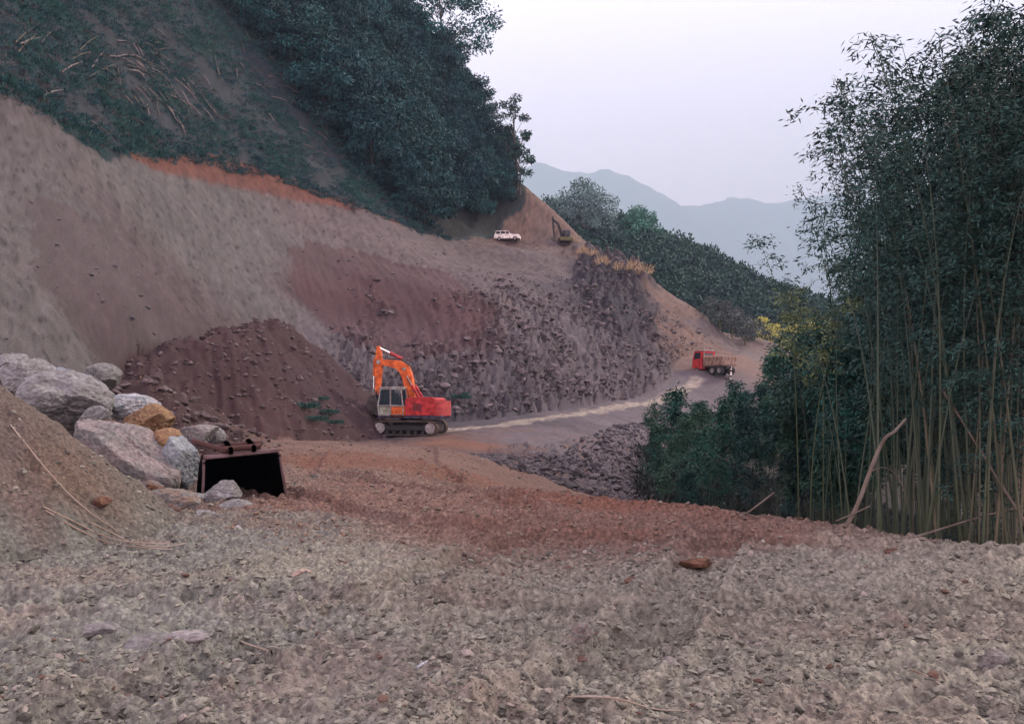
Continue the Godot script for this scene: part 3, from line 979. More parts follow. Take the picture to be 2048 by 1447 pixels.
func build_excavator() -> void:
	var at := gnd(P(822, 880, 55).x, -55)
	var t := thing("excavator", "orange red tracked excavator with raised boom parked where the road bends", "excavator", at + Vector3(0, 0.02, 0), deg_to_rad(-10))
	var W := Color.WHITE
	for s in [1.0, -1.0]:
		var m := MB.new()
		track_shape(m, 4.5, 0.98, s * 1.2 - 0.29, s * 1.2 + 0.29, W)
		var tr := obj("track", m.mesh(), M.track, t)
		m = MB.new()
		m.box(Vector3(0, 0.48, s * 1.2), Vector3(3.4, 0.34, 0.4), W, 0.05)
		obj("track_frame", m.mesh(), M.soot, tr)
		m = MB.new()
		m.disc(Vector3(-1.76, 0.49, s * 1.2), 0.36, 0.26, 18)
		m.disc(Vector3(-1.76, 0.49, s * 1.2), 0.2, 0.31, 14)
		obj("idler_wheel", m.mesh(), M.pale, tr)
		m = MB.new()
		m.disc(Vector3(1.76, 0.49, s * 1.2), 0.36, 0.26, 18)
		m.disc(Vector3(1.76, 0.49, s * 1.2), 0.22, 0.32, 14)
		obj("drive_sprocket", m.mesh(), M.steel, tr)
		for k in 6:
			m = MB.new()
			m.disc(Vector3(-1.25 + k * 0.5, 0.2, s * 1.2), 0.13, 0.27, 12)
			obj("track_roller", m.mesh(), M.soot, tr)
	var m := MB.new()
	m.box(Vector3(0, 0.72, 0), Vector3(2.0, 0.4, 2.0), W, 0.08)
	m.tube([Vector3(0, 0.9, 0), Vector3(0, 1.14, 0)], [0.75, 0.75], 20)
	obj("undercarriage", m.mesh(), M.soot, t)
	m = MB.new()
	m.box(Vector3(0.3, 1.24, 0), Vector3(4.5, 0.22, 2.5), W, 0.04)
	obj("turntable_deck", m.mesh(), M.dkblue, t)
	m = MB.new()
	m.extrude(V2([[0.0, 1.36], [2.1, 1.36], [2.1, 2.42], [1.9, 2.52], [0.15, 2.52], [0.0, 2.42]]), -1.3, 1.3)
	var hood := obj("engine_hood", m.mesh(), M.red_paint, t)
	m = MB.new()
	for k in 7:
		m.box(Vector3(0.55 + k * 0.09, 1.9, 1.31), Vector3(0.045, 0.5, 0.03), W, 0.005)
	obj("grille", m.mesh(), M.soot, hood)
	m = MB.new()
	m.tube([Vector3(1.5, 2.5, -0.5), Vector3(1.5, 2.85, -0.5), Vector3(1.62, 2.97, -0.5)], [0.07, 0.07, 0.07], 10)
	obj("exhaust_pipe", m.mesh(), M.soot, hood)
	m = MB.new()
	m.box(Vector3(1.0, 2.55, 0.95), Vector3(1.7, 0.05, 0.5), W, 0.02)
	obj("hood_lid", m.mesh(), M.red_light, hood)
	# counterweight, rounded at the back
	m = MB.new()
	var poly := PackedVector2Array()
	for k in 9:
		var a := -PI * 0.5 + PI * k / 8.0
		poly.append(Vector2(2.12 + cos(a) * 0.62, sin(a) * 1.32))
	var xf := Transform3D(Basis(Vector3(1, 0, 0), Vector3(0, 0, 1), Vector3(0, -1, 0)), Vector3(0, 1.3, 0))
	var mm := MB.new()
	mm.extrude(poly, -1.0, 0.0)
	for k in mm.v.size():
		mm.v[k] = xf * mm.v[k]
		mm.n[k] = xf.basis * mm.n[k]
	obj("counterweight", mm.mesh(), M.red_light, t)
	# side box under the cab
	m = MB.new()
	m.box(Vector3(-0.55, 1.62, 0.95), Vector3(1.0, 0.7, 0.75), W, 0.05)
	obj("side_locker", m.mesh(), M.orange, t)
	# cab
	m = MB.new()
	var z0 := 0.28
	var z1 := 1.36
	var prof := V2([[-1.82, 1.36], [-1.9, 2.0], [-1.72, 3.12], [-0.3, 3.12], [-0.15, 2.0], [-0.15, 1.36]])
	for s in [z0, z1]:
		for k in prof.size():
			var a := prof[k]; var b := prof[(k + 1) % prof.size()]
			m.bar(Vector3(a.x, a.y, s), Vector3(b.x, b.y, s), 0.09, 0.08, W, 0.015)
		m.bar(Vector3(-1.02, 1.36, s), Vector3(-1.02, 3.12, s), 0.09, 0.08, W, 0.015)
		m.bar(Vector3(-1.9, 2.0, s), Vector3(-0.15, 2.0, s), 0.07, 0.06, W, 0.015)
	for p in prof:
		m.bar(Vector3(p.x, p.y, z0), Vector3(p.x, p.y, z1), 0.08, 0.08, W, 0.015, Vector3(0, 1, 0))
	var cab := obj("cab", m.mesh(), M.pale, t)
	m = MB.new()
	m.box(Vector3(-1.02, 3.2, 0.82), Vector3(1.62, 0.1, 1.2), W, 0.04)
	obj("roof", m.mesh(), M.pale, cab)
	m = MB.new()
	m.box(Vector3(-1.0, 1.7, 0.82), Vector3(1.66, 0.6, 1.0), W, 0.03)
	obj("lower_panel", m.mesh(), M.pale_green, cab)
	m = MB.new()
	m.box(Vector3(-0.85, 2.2, 0.8), Vector3(0.5, 0.14, 0.5), W, 0.04)
	m.box(Vector3(-0.62, 2.55, 0.8), Vector3(0.14, 0.6, 0.48), W, 0.04)
	obj("driver_seat", m.mesh(), M.soot, cab)
	for w in [[-1.84, -1.06, z1], [-0.98, -0.24, z1], [-1.84, -1.06, z0], [-0.98, -0.24, z0]]:
		m = MB.new()
		m.extrude(V2([[w[0], 2.03], [w[1], 2.03], [w[1] - 0.02, 3.08], [w[0] + 0.12, 3.08]]), w[2] - 0.012, w[2] + 0.012)
		obj("window", m.mesh(), M.glass, cab)
	m = MB.new()
	m.bar(Vector3(-1.88, 2.05, 0.82), Vector3(-1.72, 3.08, 0.82), 0.02, 1.0, W, 0.004)
	obj("windscreen", m.mesh(), M.glass, cab)
	for z in [1.22, -1.22]:
		m = MB.new()
		m.tube([Vector3(0.2, 2.5, z), Vector3(0.2, 2.95, z), Vector3(1.5, 2.95, z), Vector3(1.5, 2.5, z)], [0.02, 0.02, 0.02, 0.02], 6)
		obj("handrail", m.mesh(), M.soot, hood)
	m = MB.new()
	m.tube([Vector3(-1.7, 2.9, 1.4), Vector3(-1.9, 2.95, 1.62)], [0.015, 0.015], 6)
	m.box(Vector3(-1.92, 2.8, 1.66), Vector3(0.05, 0.36, 0.2), W, 0.02)
	obj("mirror", m.mesh(), M.soot, cab)
	m = MB.new()
	m.box(Vector3(-0.6, 1.05, 1.36), Vector3(0.5, 0.05, 0.2), W, 0.01)
	m.box(Vector3(-0.6, 1.36, 1.42), Vector3(0.9, 0.05, 0.12), W, 0.01)
	obj("step", m.mesh(), M.soot, t)
	# boom, stick, rams
	m = MB.new()
	m.extrude(thick_path([[0.15, 1.9], [-0.1, 2.9], [-0.3, 3.9], [-0.52, 4.5], [-1.0, 4.82], [-1.65, 4.93], [-2.35, 5.0]], [0.42, 0.6, 0.7, 0.78, 0.6, 0.46, 0.34]), -0.5, -0.02)
	var boom := obj("boom", m.mesh(), M.orange, t)
	for z in [-0.12, -0.4]:
		m = MB.new()
		m.tube([Vector3(0.3, 2.3, z), Vector3(0.12, 3.2, z), Vector3(-0.02, 4.0, z), Vector3(-0.2, 4.75, z), Vector3(-0.8, 5.18, z), Vector3(-1.6, 5.22, z), Vector3(-2.1, 5.35, z)], [0.03, 0.03, 0.03, 0.03, 0.03, 0.03, 0.03], 6)
		obj("hose", m.mesh(), M.soot, boom)
	m = MB.new()
	m.disc(Vector3(-2.35, 5.0, -0.26), 0.14, 0.34, 14)
	m.disc(Vector3(0.15, 1.95, -0.26), 0.17, 0.34, 14)
	m.disc(Vector3(-0.5, 4.5, -0.26), 0.12, 0.3, 14)
	obj("pivot_pin", m.mesh(), M.steel, boom)
	m = MB.new()
	m.extrude(thick_path([[-2.42, 6.1], [-2.4, 5.6], [-2.38, 5.0], [-2.42, 4.2], [-2.46, 3.3], [-2.48, 2.75]], [0.2, 0.36, 0.56, 0.44, 0.34, 0.26]), -0.42, -0.1)
	obj("stick", m.mesh(), M.orange, t)
	ram(t, Vector3(-0.72, 5.22, -0.26), Vector3(-2.4, 6.02, -0.26), 0.11, 0.5, M.red_light, M.chrome)
	ram(t, Vector3(0.75, 2.3, 0.16), Vector3(-0.28, 4.0, 0.1), 0.1, 0.62, M.red_paint, M.steel)
	ram(t, Vector3(0.75, 2.3, -0.68), Vector3(-0.28, 4.0, -0.6), 0.1, 0.62, M.red_paint, M.steel)
	ram(t, Vector3(-2.72, 5.25, -0.26), Vector3(-2.8, 3.1, -0.26), 0.08, 0.55, M.orange, M.chrome)
	m = MB.new()
	m.bar(Vector3(-2.8, 3.12, -0.26), Vector3(-2.5, 3.2, -0.26), 0.1, 0.3, W, 0.02)
	m.bar(Vector3(-2.8, 3.12, -0.26), Vector3(-2.78, 2.62, -0.26), 0.1, 0.22, W, 0.02)
	obj("linkage", m.mesh(), M.steel, t)
	bucket_shape(t, "bucket", Vector3(-2.5, 2.7, -0.26), 1.0, 0.95, -1.0, M.dark_steel)

func bucket_shape(t: Node3D, called: String, at: Vector3, s: float, wide: float, face: float, material: Material) -> void:
	# an open shell: curved back, two cheeks, teeth; it hangs below its pivot
	var out := [[0.0, 0.0], [-0.42, -0.08], [-0.58, -0.5], [-0.52, -0.95], [-0.22, -1.3], [0.22, -1.38], [0.46, -1.3]]
	var m := MB.new()
	m.extrude(thick_path(out, [0.06, 0.06, 0.06, 0.06, 0.06, 0.05, 0.04]), -wide * 0.5, wide * 0.5)
	var cheek := V2([[0.0, 0.0], [-0.42, -0.08], [-0.58, -0.5], [-0.52, -0.95], [-0.22, -1.3], [0.22, -1.38], [0.46, -1.3], [0.2, -0.6]])
	for z in [-wide * 0.5, wide * 0.5]:
		m.extrude(cheek, z - 0.025, z + 0.025)
	m.box(Vector3(-0.02, 0.05, 0), Vector3(0.2, 0.26, 0.34), Color.WHITE, 0.03)
	var b := obj(called, m.mesh(), material, t)
	b.position = at
	for k in 5:
		m = MB.new()
		m.bar(Vector3(0.36, -1.33, wide * (k - 2) * 0.22), Vector3(0.66, -1.28, wide * (k - 2) * 0.22), 0.05, 0.09, Color.WHITE, 0.01)
		obj("tooth", m.mesh(), M.steel, b)

func wheel(t: Node3D, p: Vector3, r: float, w: float) -> void:
	var m := MB.new()
	m.tube([p - Vector3(0, 0, w * 0.5), p - Vector3(0, 0, w * 0.4), p + Vector3(0, 0, w * 0.4), p + Vector3(0, 0, w * 0.5)], [r * 0.88, r, r, r * 0.88], 20)
	var wh := obj("wheel", m.mesh(), M.rubber, t)
	m = MB.new()
	m.disc(p, r * 0.55, w * 0.52, 14)
	obj("rim", m.mesh(), M.steel, wh)

func build_car() -> void:
	var g := hit(1015, 486)
	var t := thing("pickup_car", "small white car with a dark window band on the upper bench", "car", g + Vector3(0, 0.05, 0), deg_to_rad(-8))
	var W := Color.WHITE
	var m := MB.new()
	m.extrude(V2([[-2.2, 0.35], [2.2, 0.35], [2.25, 0.8], [2.1, 1.0], [1.2, 1.08], [0.6, 1.12], [-2.15, 1.12], [-2.25, 0.7]]), -0.88, 0.88)
	obj("body", m.mesh(), M.white_paint, t)
	m = MB.new()
	m.extrude(V2([[-2.1, 1.12], [0.75, 1.12], [0.15, 1.7], [-1.9, 1.72]]), -0.76, 0.76)
	obj("cabin", m.mesh(), M.white_paint, t)
	for z in [-0.765, 0.765]:
		for w in [[-1.9, -1.15], [-1.08, -0.3], [-0.22, 0.5]]:
			m = MB.new()
			m.extrude(V2([[w[0], 1.17], [w[1], 1.17], [w[1] - (0.35 if w[1] > 0.4 else 0.0), 1.6], [w[0] + 0.05, 1.62]]), z - 0.012, z + 0.012)
			obj("window", m.mesh(), M.dark_glass, t)
	m = MB.new()
	m.bar(Vector3(0.72, 1.15, 0), Vector3(0.2, 1.68, 0), 0.03, 1.4, W, 0.005)
	obj("windscreen", m.mesh(), M.dark_glass, t)
	for x in [-1.35, 1.4]:
		for z in [-0.8, 0.8]:
			wheel(t, Vector3(x, 0.34, z), 0.35, 0.24)
	for z in [-0.65, 0.65]:
		m = MB.new()
		m.box(Vector3(2.2, 0.8, z), Vector3(0.1, 0.16, 0.3), W, 0.03)
		obj("headlight", m.mesh(), M.pale, t)
	# far digger on the same bench
	g = hit(1128, 492)
	t = thing("excavator", "small far excavator with thin dark arm on the bench right of the white car", "excavator", g, deg_to_rad(8))
	for s in [1.0, -1.0]:
		m = MB.new()
		track_shape(m, 2.7, 0.7, s * 0.8 - 0.22, s * 0.8 + 0.22, W)
		obj("track", m.mesh(), M.track, t)
	m = MB.new()
	m.box(Vector3(0.3, 1.05, 0), Vector3(2.4, 0.6, 1.9), W, 0.08)
	obj("body", m.mesh(), M.olive, t)
	m = MB.new()
	m.box(Vector3(0.35, 1.95, 0.4), Vector3(1.2, 1.25, 0.95), W, 0.08)
	var cb := obj("cab", m.mesh(), M.soot, t)
	m = MB.new()
	m.box(Vector3(0.35, 2.1, 0.88), Vector3(0.85, 0.75, 0.03), W, 0.01)
	obj("window", m.mesh(), M.dark_glass, cb)
	m = MB.new()
	m.extrude(thick_path([[-0.3, 1.2], [-0.55, 2.6], [-1.1, 3.9], [-2.0, 4.6]], [0.35, 0.42, 0.4, 0.26]), -0.4, -0.1)
	obj("boom", m.mesh(), M.soot, t)
	m = MB.new()
	m.extrude(thick_path([[-2.0, 5.1], [-1.95, 4.5], [-1.8, 2.4], [-1.6, 1.2]], [0.2, 0.32, 0.26, 0.2]), -0.38, -0.14)
	obj("stick", m.mesh(), M.soot, t)
	bucket_shape(t, "bucket", Vector3(-1.6, 1.3, -0.26), 0.8, 0.7, -1.0, M.dark_steel)

func build_truck() -> void:
	# tipper seen from behind and to its right, on the road before the wooded ridge
	var g := gnd(P(1436, 748, 97).x, -97)
	var t := thing("tipper_truck", "red tipper truck with earth coloured bed on the road beside the bamboo", "truck", g + Vector3(0, 0.02, 0), deg_to_rad(-56))
	var W := Color.WHITE
	# local: +x right of the picture is the rear, cab at -x
	var m := MB.new()
	m.box(Vector3(-0.6, 0.85, 0), Vector3(4.6, 0.25, 0.9), W, 0.03)
	obj("chassis", m.mesh(), M.soot, t)
	m = MB.new()
	m.extrude(V2([[-3.1, 0.75], [-1.5, 0.75], [-1.5, 2.95], [-2.7, 2.95], [-3.05, 1.9]]), -1.15, 1.15)
	var cab := obj("cab", m.mesh(), M.red_paint, t)
	m = MB.new()
	m.box(Vector3(-2.1, 3.02, 0), Vector3(1.3, 0.12, 2.2), W, 0.05)
	obj("roof", m.mesh(), M.pale, cab)
	for z in [-1.16, 1.16]:
		m = MB.new()
		m.extrude(V2([[-2.85, 2.0], [-1.75, 2.0], [-1.75, 2.75], [-2.6, 2.75]]), z - 0.015, z + 0.015)
		obj("window", m.mesh(), M.dark_glass, cab)
	m = MB.new()
	m.box(Vector3(-1.49, 2.4, 0), Vector3(0.04, 0.6, 1.6), W, 0.01)
	obj("rear_window", m.mesh(), M.dark_glass, cab)
	m = MB.new()
	m.box(Vector3(0.3, 1.12, 0), Vector3(3.0, 0.12, 2.4), W, 0.02)
	for z in [-1.2, 1.2]:
		m.box(Vector3(0.3, 1.65, z), Vector3(3.0, 1.0, 0.07), W, 0.02)
		for k in 6:
			m.box(Vector3(-1.1 + k * 0.56, 1.65, z * 1.04), Vector3(0.09, 1.0, 0.06), W, 0.01)
	m.box(Vector3(-1.22, 1.75, 0), Vector3(0.07, 1.3, 2.4), W, 0.02)
	var bed := obj("tipper_bed", m.mesh(), M.tan_paint, t)
	m = MB.new()
	m.box(Vector3(1.83, 1.65, 0), Vector3(0.07, 1.0, 2.4), W, 0.02)
	obj("tailgate", m.mesh(), M.tan_paint, bed)
	m = MB.new()
	m.tube([Vector3(-1.38, 0.9, 0.9), Vector3(-1.38, 4.3, 0.9)], [0.06, 0.05], 8)
	obj("exhaust_stack", m.mesh(), M.pale, t)
	for x in [-2.4, 0.1, 1.2]:
		for z in [-0.98, 0.98]:
			wheel(t, Vector3(x, 0.5, z), 0.5, 0.36)
	var post := thing("marker_post", "white banded roadside post standing right of the red truck", "post", gnd(P(1462, 735, 96).x, -96) - Vector3(0, 0.1, 0))
	m = MB.new()
	m.box(Vector3(0, 0.95, 0), Vector3(0.22, 1.9, 0.22), W, 0.03)
	obj("shaft", m.mesh(), M.white_paint, post)
	for y in [0.5, 1.15]:
		m = MB.new()
		m.box(Vector3(0, y, 0), Vector3(0.235, 0.25, 0.235), W, 0.02)
		obj("band", m.mesh(), M.soot, post)

# ---------------------------------------------------------------- foreground things
func build_boulders() -> void:
	var wht := Color(0.205, 0.21, 0.212)
	var gry := Color(0.16, 0.162, 0.155)
	var blu := Color(0.200, 0.229, 0.244)
	var tan := Color(0.252, 0.178, 0.096)
	var rus := Color(0.163, 0.089, 0.052)
	# px, py of the centre, depth, size in metres, two tones, turn, label
	var list := [
		[252, 912, 12.0, Vector3(1.55, 1.05, 0.85), gry, Color(0.222, 0.192, 0.185), Vector3(0.1, 0.25, -0.72), "large grey boulder slab tilted in the middle of the pile"],
		[135, 800, 12.6, Vector3(1.25, 0.8, 1.0), wht, gry, Vector3(0.2, 0.8, -0.15), "pale grey boulder at the head of the pile, above the tilted slab"],
		[55, 752, 13.4, Vector3(0.8, 0.6, 0.8), wht, gry, Vector3(0, 0.4, 0.2), "whitish boulder highest at the left end of the pile"],
		[135, 762, 14.2, Vector3(0.95, 0.42, 0.7), blu, Color(0.118, 0.126, 0.148), Vector3(0, 0.1, -0.3), "blue grey flat boulder at the back of the pile"],
		[205, 757, 14.6, Vector3(0.62, 0.5, 0.6), Color(0.148, 0.155, 0.148), gry, Vector3(0, 1.2, 0.1), "greenish grey rounded boulder at the back next to the soil heap"],
		[255, 812, 13.4, Vector3(0.95, 0.42, 0.7), blu, Color(0.370, 0.385, 0.385), Vector3(0.1, 0.2, -0.12), "white and blue weathered boulder above the yellow one"],
		[300, 845, 12.9, Vector3(0.72, 0.55, 0.7), tan, rus, Vector3(0, 0.5, -0.3), "yellow ochre boulder with a rust coloured hollow"],
		[332, 882, 12.5, Vector3(0.5, 0.42, 0.5), Color(0.222, 0.148, 0.081), rus, Vector3(0.3, 0.2, -0.2), "small ochre and brown boulder under the yellow one"],
		[368, 925, 12.5, Vector3(0.72, 0.85, 0.62), blu, Color(0.244, 0.274, 0.281), Vector3(0.1, 0.9, 0.15), "blue grey boulder standing between the slab and the bucket"],
		[398, 872, 13.3, Vector3(0.72, 0.35, 0.6), gry, Color(0.192, 0.178, 0.170), Vector3(0, 0.2, 0.1), "flat brown grey boulder behind the blue grey one"],
		[440, 985, 11.3, Vector3(0.55, 0.36, 0.45), gry, wht, Vector3(0, 0.6, 0.1), "grey angular stone leaning on the bucket's mouth"],
		[335, 1018, 10.9, Vector3(0.85, 0.5, 0.6), gry, Color(0.185, 0.133, 0.096), Vector3(0, 0.2, 0.0), "brown grey hollowed boulder lying in front of the pile"],
		[322, 1040, 10.6, Vector3(0.4, 0.3, 0.35), Color(0.111, 0.115, 0.118), gry, Vector3(0, 0.9, 0.0), "dark grey stone tucked under the hollowed boulder"],
		[430, 873, 13.6, Vector3(0.3, 0.3, 0.3), wht, gry, Vector3(0, 0.3, 0.0), "small pale stone behind the bucket's lugs"],
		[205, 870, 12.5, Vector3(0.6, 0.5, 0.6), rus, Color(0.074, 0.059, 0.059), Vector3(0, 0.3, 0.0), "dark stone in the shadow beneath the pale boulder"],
		[180, 845, 12.4, Vector3(0.6, 0.5, 0.5), gry, wht, Vector3(0.4, 0.3, 0.4), "grey stone wedged between the pale boulder and the tilted slab"],
		[90, 790, 12.2, Vector3(0.75, 0.55, 0.6), wht, gry, Vector3(0.2, 1.3, 0.3), "pale angular boulder resting on the mound's back edge"],
		[290, 990, 11.3, Vector3(0.55, 0.42, 0.5), gry, rus, Vector3(0.1, 0.7, -0.4), "grey brown block at the lower end of the tilted slab"],
		[385, 1000, 11.1, Vector3(0.5, 0.35, 0.42), gry, wht, Vector3(0.3, 1.7, 0.1), "grey block between the hollowed boulder and the bucket"],
		[470, 1015, 10.9, Vector3(0.42, 0.2, 0.34), gry, wht, Vector3(0.1, 0.7, 0.1), "flat grey stone lying in front of the bucket"],
		[545, 1025, 10.9, Vector3(0.36, 0.2, 0.3), Color(0.12, 0.1, 0.1), gry, Vector3(0.1, 0.2, -0.1), "dark stone at the right foot of the bucket"],
		[410, 1035, 10.4, Vector3(0.34, 0.18, 0.3), gry, wht, Vector3(0.1, 1.2, -0.1), "small grey stone in the gravel below the bucket's left corner"],
		[25, 735, 13.8, Vector3(0.7, 0.5, 0.6), wht, gry, Vector3(0.1, 0.2, -0.1), "pale boulder cut by the left edge of the picture"],
		[205, 998, 8.9, Vector3(0.2, 0.14, 0.15), Color(0.074, 0.044, 0.037), rus, Vector3(0, 0.3, 0.0), "dark brown clod sticking out of the near mound"],
		[475, 1062, 9.5, Vector3(0.18, 0.13, 0.15), Color(0.311, 0.296, 0.289), wht, Vector3(0, 0.3, 0.0), "white block on the ground before the bucket"],
		[605, 1166, 6.85, Vector3(0.17, 0.08, 0.12), Color(0.340, 0.274, 0.222), Color(0.296, 0.222, 0.178), Vector3(0, 0.3, 0.05), "smooth buff stone alone on the grey foreground"],
		[850, 1342, 4.65, Vector3(0.11, 0.05, 0.09), Color(0.370, 0.414, 0.459), Color(0.444, 0.474, 0.503), Vector3(0, 0.3, 0.05), "bluish white stone chip in the near foreground"],
		[1168, 1312, 4.95, Vector3(0.16, 0.14, 0.14), gry, Color(0.148, 0.111, 0.096), Vector3(0, 1.3, 0.05), "brown clod standing upright near the bottom of the picture"],
		[1335, 1348, 4.6, Vector3(0.11, 0.08, 0.1), gry, Color(0.222, 0.192, 0.178), Vector3(0, 0.3, 0.05), "angular grey stone right of the upright clod"],
		[1985, 1370, 4.45, Vector3(0.17, 0.1, 0.13), Color(0.111, 0.096, 0.089), gry, Vector3(0, 0.3, 0.05), "dark stone near the lower right corner"],
		[1785, 1100, 8.1, Vector3(0.16, 0.11, 0.13), Color(0.059, 0.037, 0.033), rus, Vector3(0, 0.3, 0.05), "dark clod on the bank below the bamboo"],
		[1395, 1131, 7.5, Vector3(0.32, 0.1, 0.2), Color(0.096, 0.052, 0.037), rus, Vector3(0, 0.1, 0.0), "long dark red clod in the wheel ruts"],
		[685, 1128, 7.55, Vector3(0.2, 0.06, 0.12), Color(0.081, 0.052, 0.044), rus, Vector3(0, 0.3, 0.05), "flat dark clod left of the ruts"],
		[1262, 1168, 6.8, Vector3(0.1, 0.08, 0.1), Color(0.074, 0.052, 0.048), rus, Vector3(0, 0.3, 0.05), "little dark pyramid shaped clod below the ruts"],
		[1400, 1230, 5.8, Vector3(0.1, 0.06, 0.1), Color(0.089, 0.067, 0.059), rus, Vector3(0, 0.3, 0.05), "dark lump amid gravel below the long clod"],
		[215, 1275, 5.3, Vector3(0.3, 0.1, 0.2), Color(0.148, 0.141, 0.141), gry, Vector3(0, 0.2, -0.15), "flat grey slab in the left foreground"],
		[290, 1290, 5.1, Vector3(0.26, 0.1, 0.2), Color(0.148, 0.141, 0.144), gry, Vector3(0, 0.9, 0.1), "grey stone beside the flat slab in the left foreground"],
		[375, 1300, 5.0, Vector3(0.3, 0.07, 0.15), Color(0.237, 0.222, 0.222), gry, Vector3(0, 0.2, 0.0), "pale flat stone right of the grey slab in the left foreground"],
	]
	var i := 0
	for e in list:
		var sz: Vector3 = e[3]
		var lv := 4 if sz.x > 0.55 else 3
		var o := obj("boulder" if sz.x > 0.3 else "stone", rock(500 + i * 7, sz * 1.14, lv, 9, 0.04, e[4], e[5], 0.47), M.stone_v)
		var p := P(e[0], e[1], e[2])
		if e[2] < 9.4:
			p.y = height(p.x, e[2]).x + sz.y * 0.3
		o.position = p
		o.rotation = e[6]
		tag(o, e[7], "boulder" if sz.x > 0.3 else "stone", "boulders piled left of the pad" if sz.x > 0.3 and e[2] > 10 else "")
		i += 1

func build_old_bucket() -> void:
	# detached digger bucket, mouth towards the viewer
	var g := P(490, 1012, 11.7)
	var t := thing("digger_bucket", "rusty black detached digger bucket standing on edge beside the boulders", "digger bucket", Vector3(g.x, -0.09, g.z), deg_to_rad(27))
	t.rotation.z = 0.07
	var W := Color.WHITE
	var w := 1.12
	var side := V2([[0.0, 0.0], [0.06, 0.42], [0.14, 0.78], [-0.4, 0.84], [-0.85, 0.66], [-1.0, 0.3], [-0.85, 0.02]])   # x is depth away from the viewer, negated below
	var m := MB.new()
	# back shell
	var shell := [[0.1, 0.8], [-0.36, 0.83], [-0.8, 0.66], [-0.95, 0.32], [-0.8, 0.03], [-0.02, 0.01]]
	var s2 := MB.new()
	s2.extrude(thick_path(shell, [0.04, 0.04, 0.04, 0.04, 0.04, 0.04]), -w * 0.5, w * 0.5)
	for z in [-w * 0.5, w * 0.5]:
		s2.extrude(side, z - 0.02, z + 0.02)
	var xf := Basis(Vector3(0, 0, 1), Vector3(0, 1, 0), Vector3(1, 0, 0))
	for k in s2.v.size():
		s2.v[k] = xf * s2.v[k]
		s2.n[k] = xf * s2.n[k]
	# flare: wider at the bottom
	for k in s2.v.size():
		s2.v[k].x *= lerpf(1.12, 0.92, clampf(s2.v[k].y / 0.8, 0.0, 1.0))
		var back := clampf(-s2.v[k].z, 0.0, 1.0)
		s2.v[k].x *= 1.0 - back * 0.1
	obj("shell", s2.mesh(), M.old_steel, t)
	m = MB.new()
	m.box(Vector3(0.0, 0.845, 0.06), Vector3(1.04, 0.06, 0.16), W, 0.012)
	obj("top_lip", m.mesh(), M.rust_edge, t)
	m = MB.new()
	m.box(Vector3(-0.56, 0.42, 0.1), Vector3(0.035, 0.8, 0.07), W, 0.01, Basis(Vector3(0, 0, 1), -0.1))
	obj("side_cutter", m.mesh(), M.rust_edge, t)
	m = MB.new()
	m.box(Vector3(0.56, 0.42, 0.1), Vector3(0.035, 0.8, 0.07), W, 0.01, Basis(Vector3(0, 0, 1), 0.1))
	obj("side_cutter", m.mesh(), M.rust_edge, t)
	m = MB.new()
	m.box(Vector3(0, 0.02, 0.06), Vector3(1.2, 0.04, 0.18), W, 0.01)
	obj("cutting_edge", m.mesh(), M.old_steel, t)
	for x in [-0.16, 0.16]:
		m = MB.new()
		m.extrude(V2([[0.2, 0.86], [-0.5, 0.84], [-0.46, 0.98], [-0.3, 1.03], [0.1, 0.98], [0.22, 0.94]]), -0.025, 0.025)
		for k in m.v.size():
			m.v[k] = xf * m.v[k] + Vector3(x, 0, 0)
			m.n[k] = xf * m.n[k]
		obj("mounting_lug", m.mesh(), M.rust, t)
	m = MB.new()
	m.tube([Vector3(-0.34, 0.94, -0.28), Vector3(0.34, 0.94, -0.28)], [0.05, 0.05], 12)
	m.tube([Vector3(-0.26, 0.93, 0.12), Vector3(0.26, 0.93, 0.12)], [0.045, 0.045], 12)
	obj("lug_pin", m.mesh(), M.rust, t)
	m = MB.new()
	m.bar(Vector3(-0.2, 0.9, 0.13), Vector3(-0.62, 1.08, -0.2), 0.07, 0.12, W, 0.015)
	obj("brace", m.mesh(), M.rust, t)

func strand(called: String, label: String, pts: Array, r: float, material: Material, cat: String, group := "") -> void:
	var c := Curve3D.new()
	for p in pts: c.add_point(p)
	for i in range(1, pts.size() - 1):
		var d: Vector3 = (pts[i + 1] - pts[i - 1]) * 0.2
		c.set_point_in(i, -d); c.set_point_out(i, d)
	var bk := c.tessellate(4, 3)
	var radii: Array = []
	var arr: Array = []
	for i in bk.size():
		arr.append(bk[i])
		radii.append(r * lerpf(1.0, 0.6, float(i) / bk.size()))
	var m := MB.new()
	m.tube(arr, radii, 6)
	tag(obj(called, m.mesh(), material), label, cat, group)

func on_ground(px: float, py: float, lift := 0.01) -> Vector3:
	return hit(px, py) + Vector3(0, lift, 0)

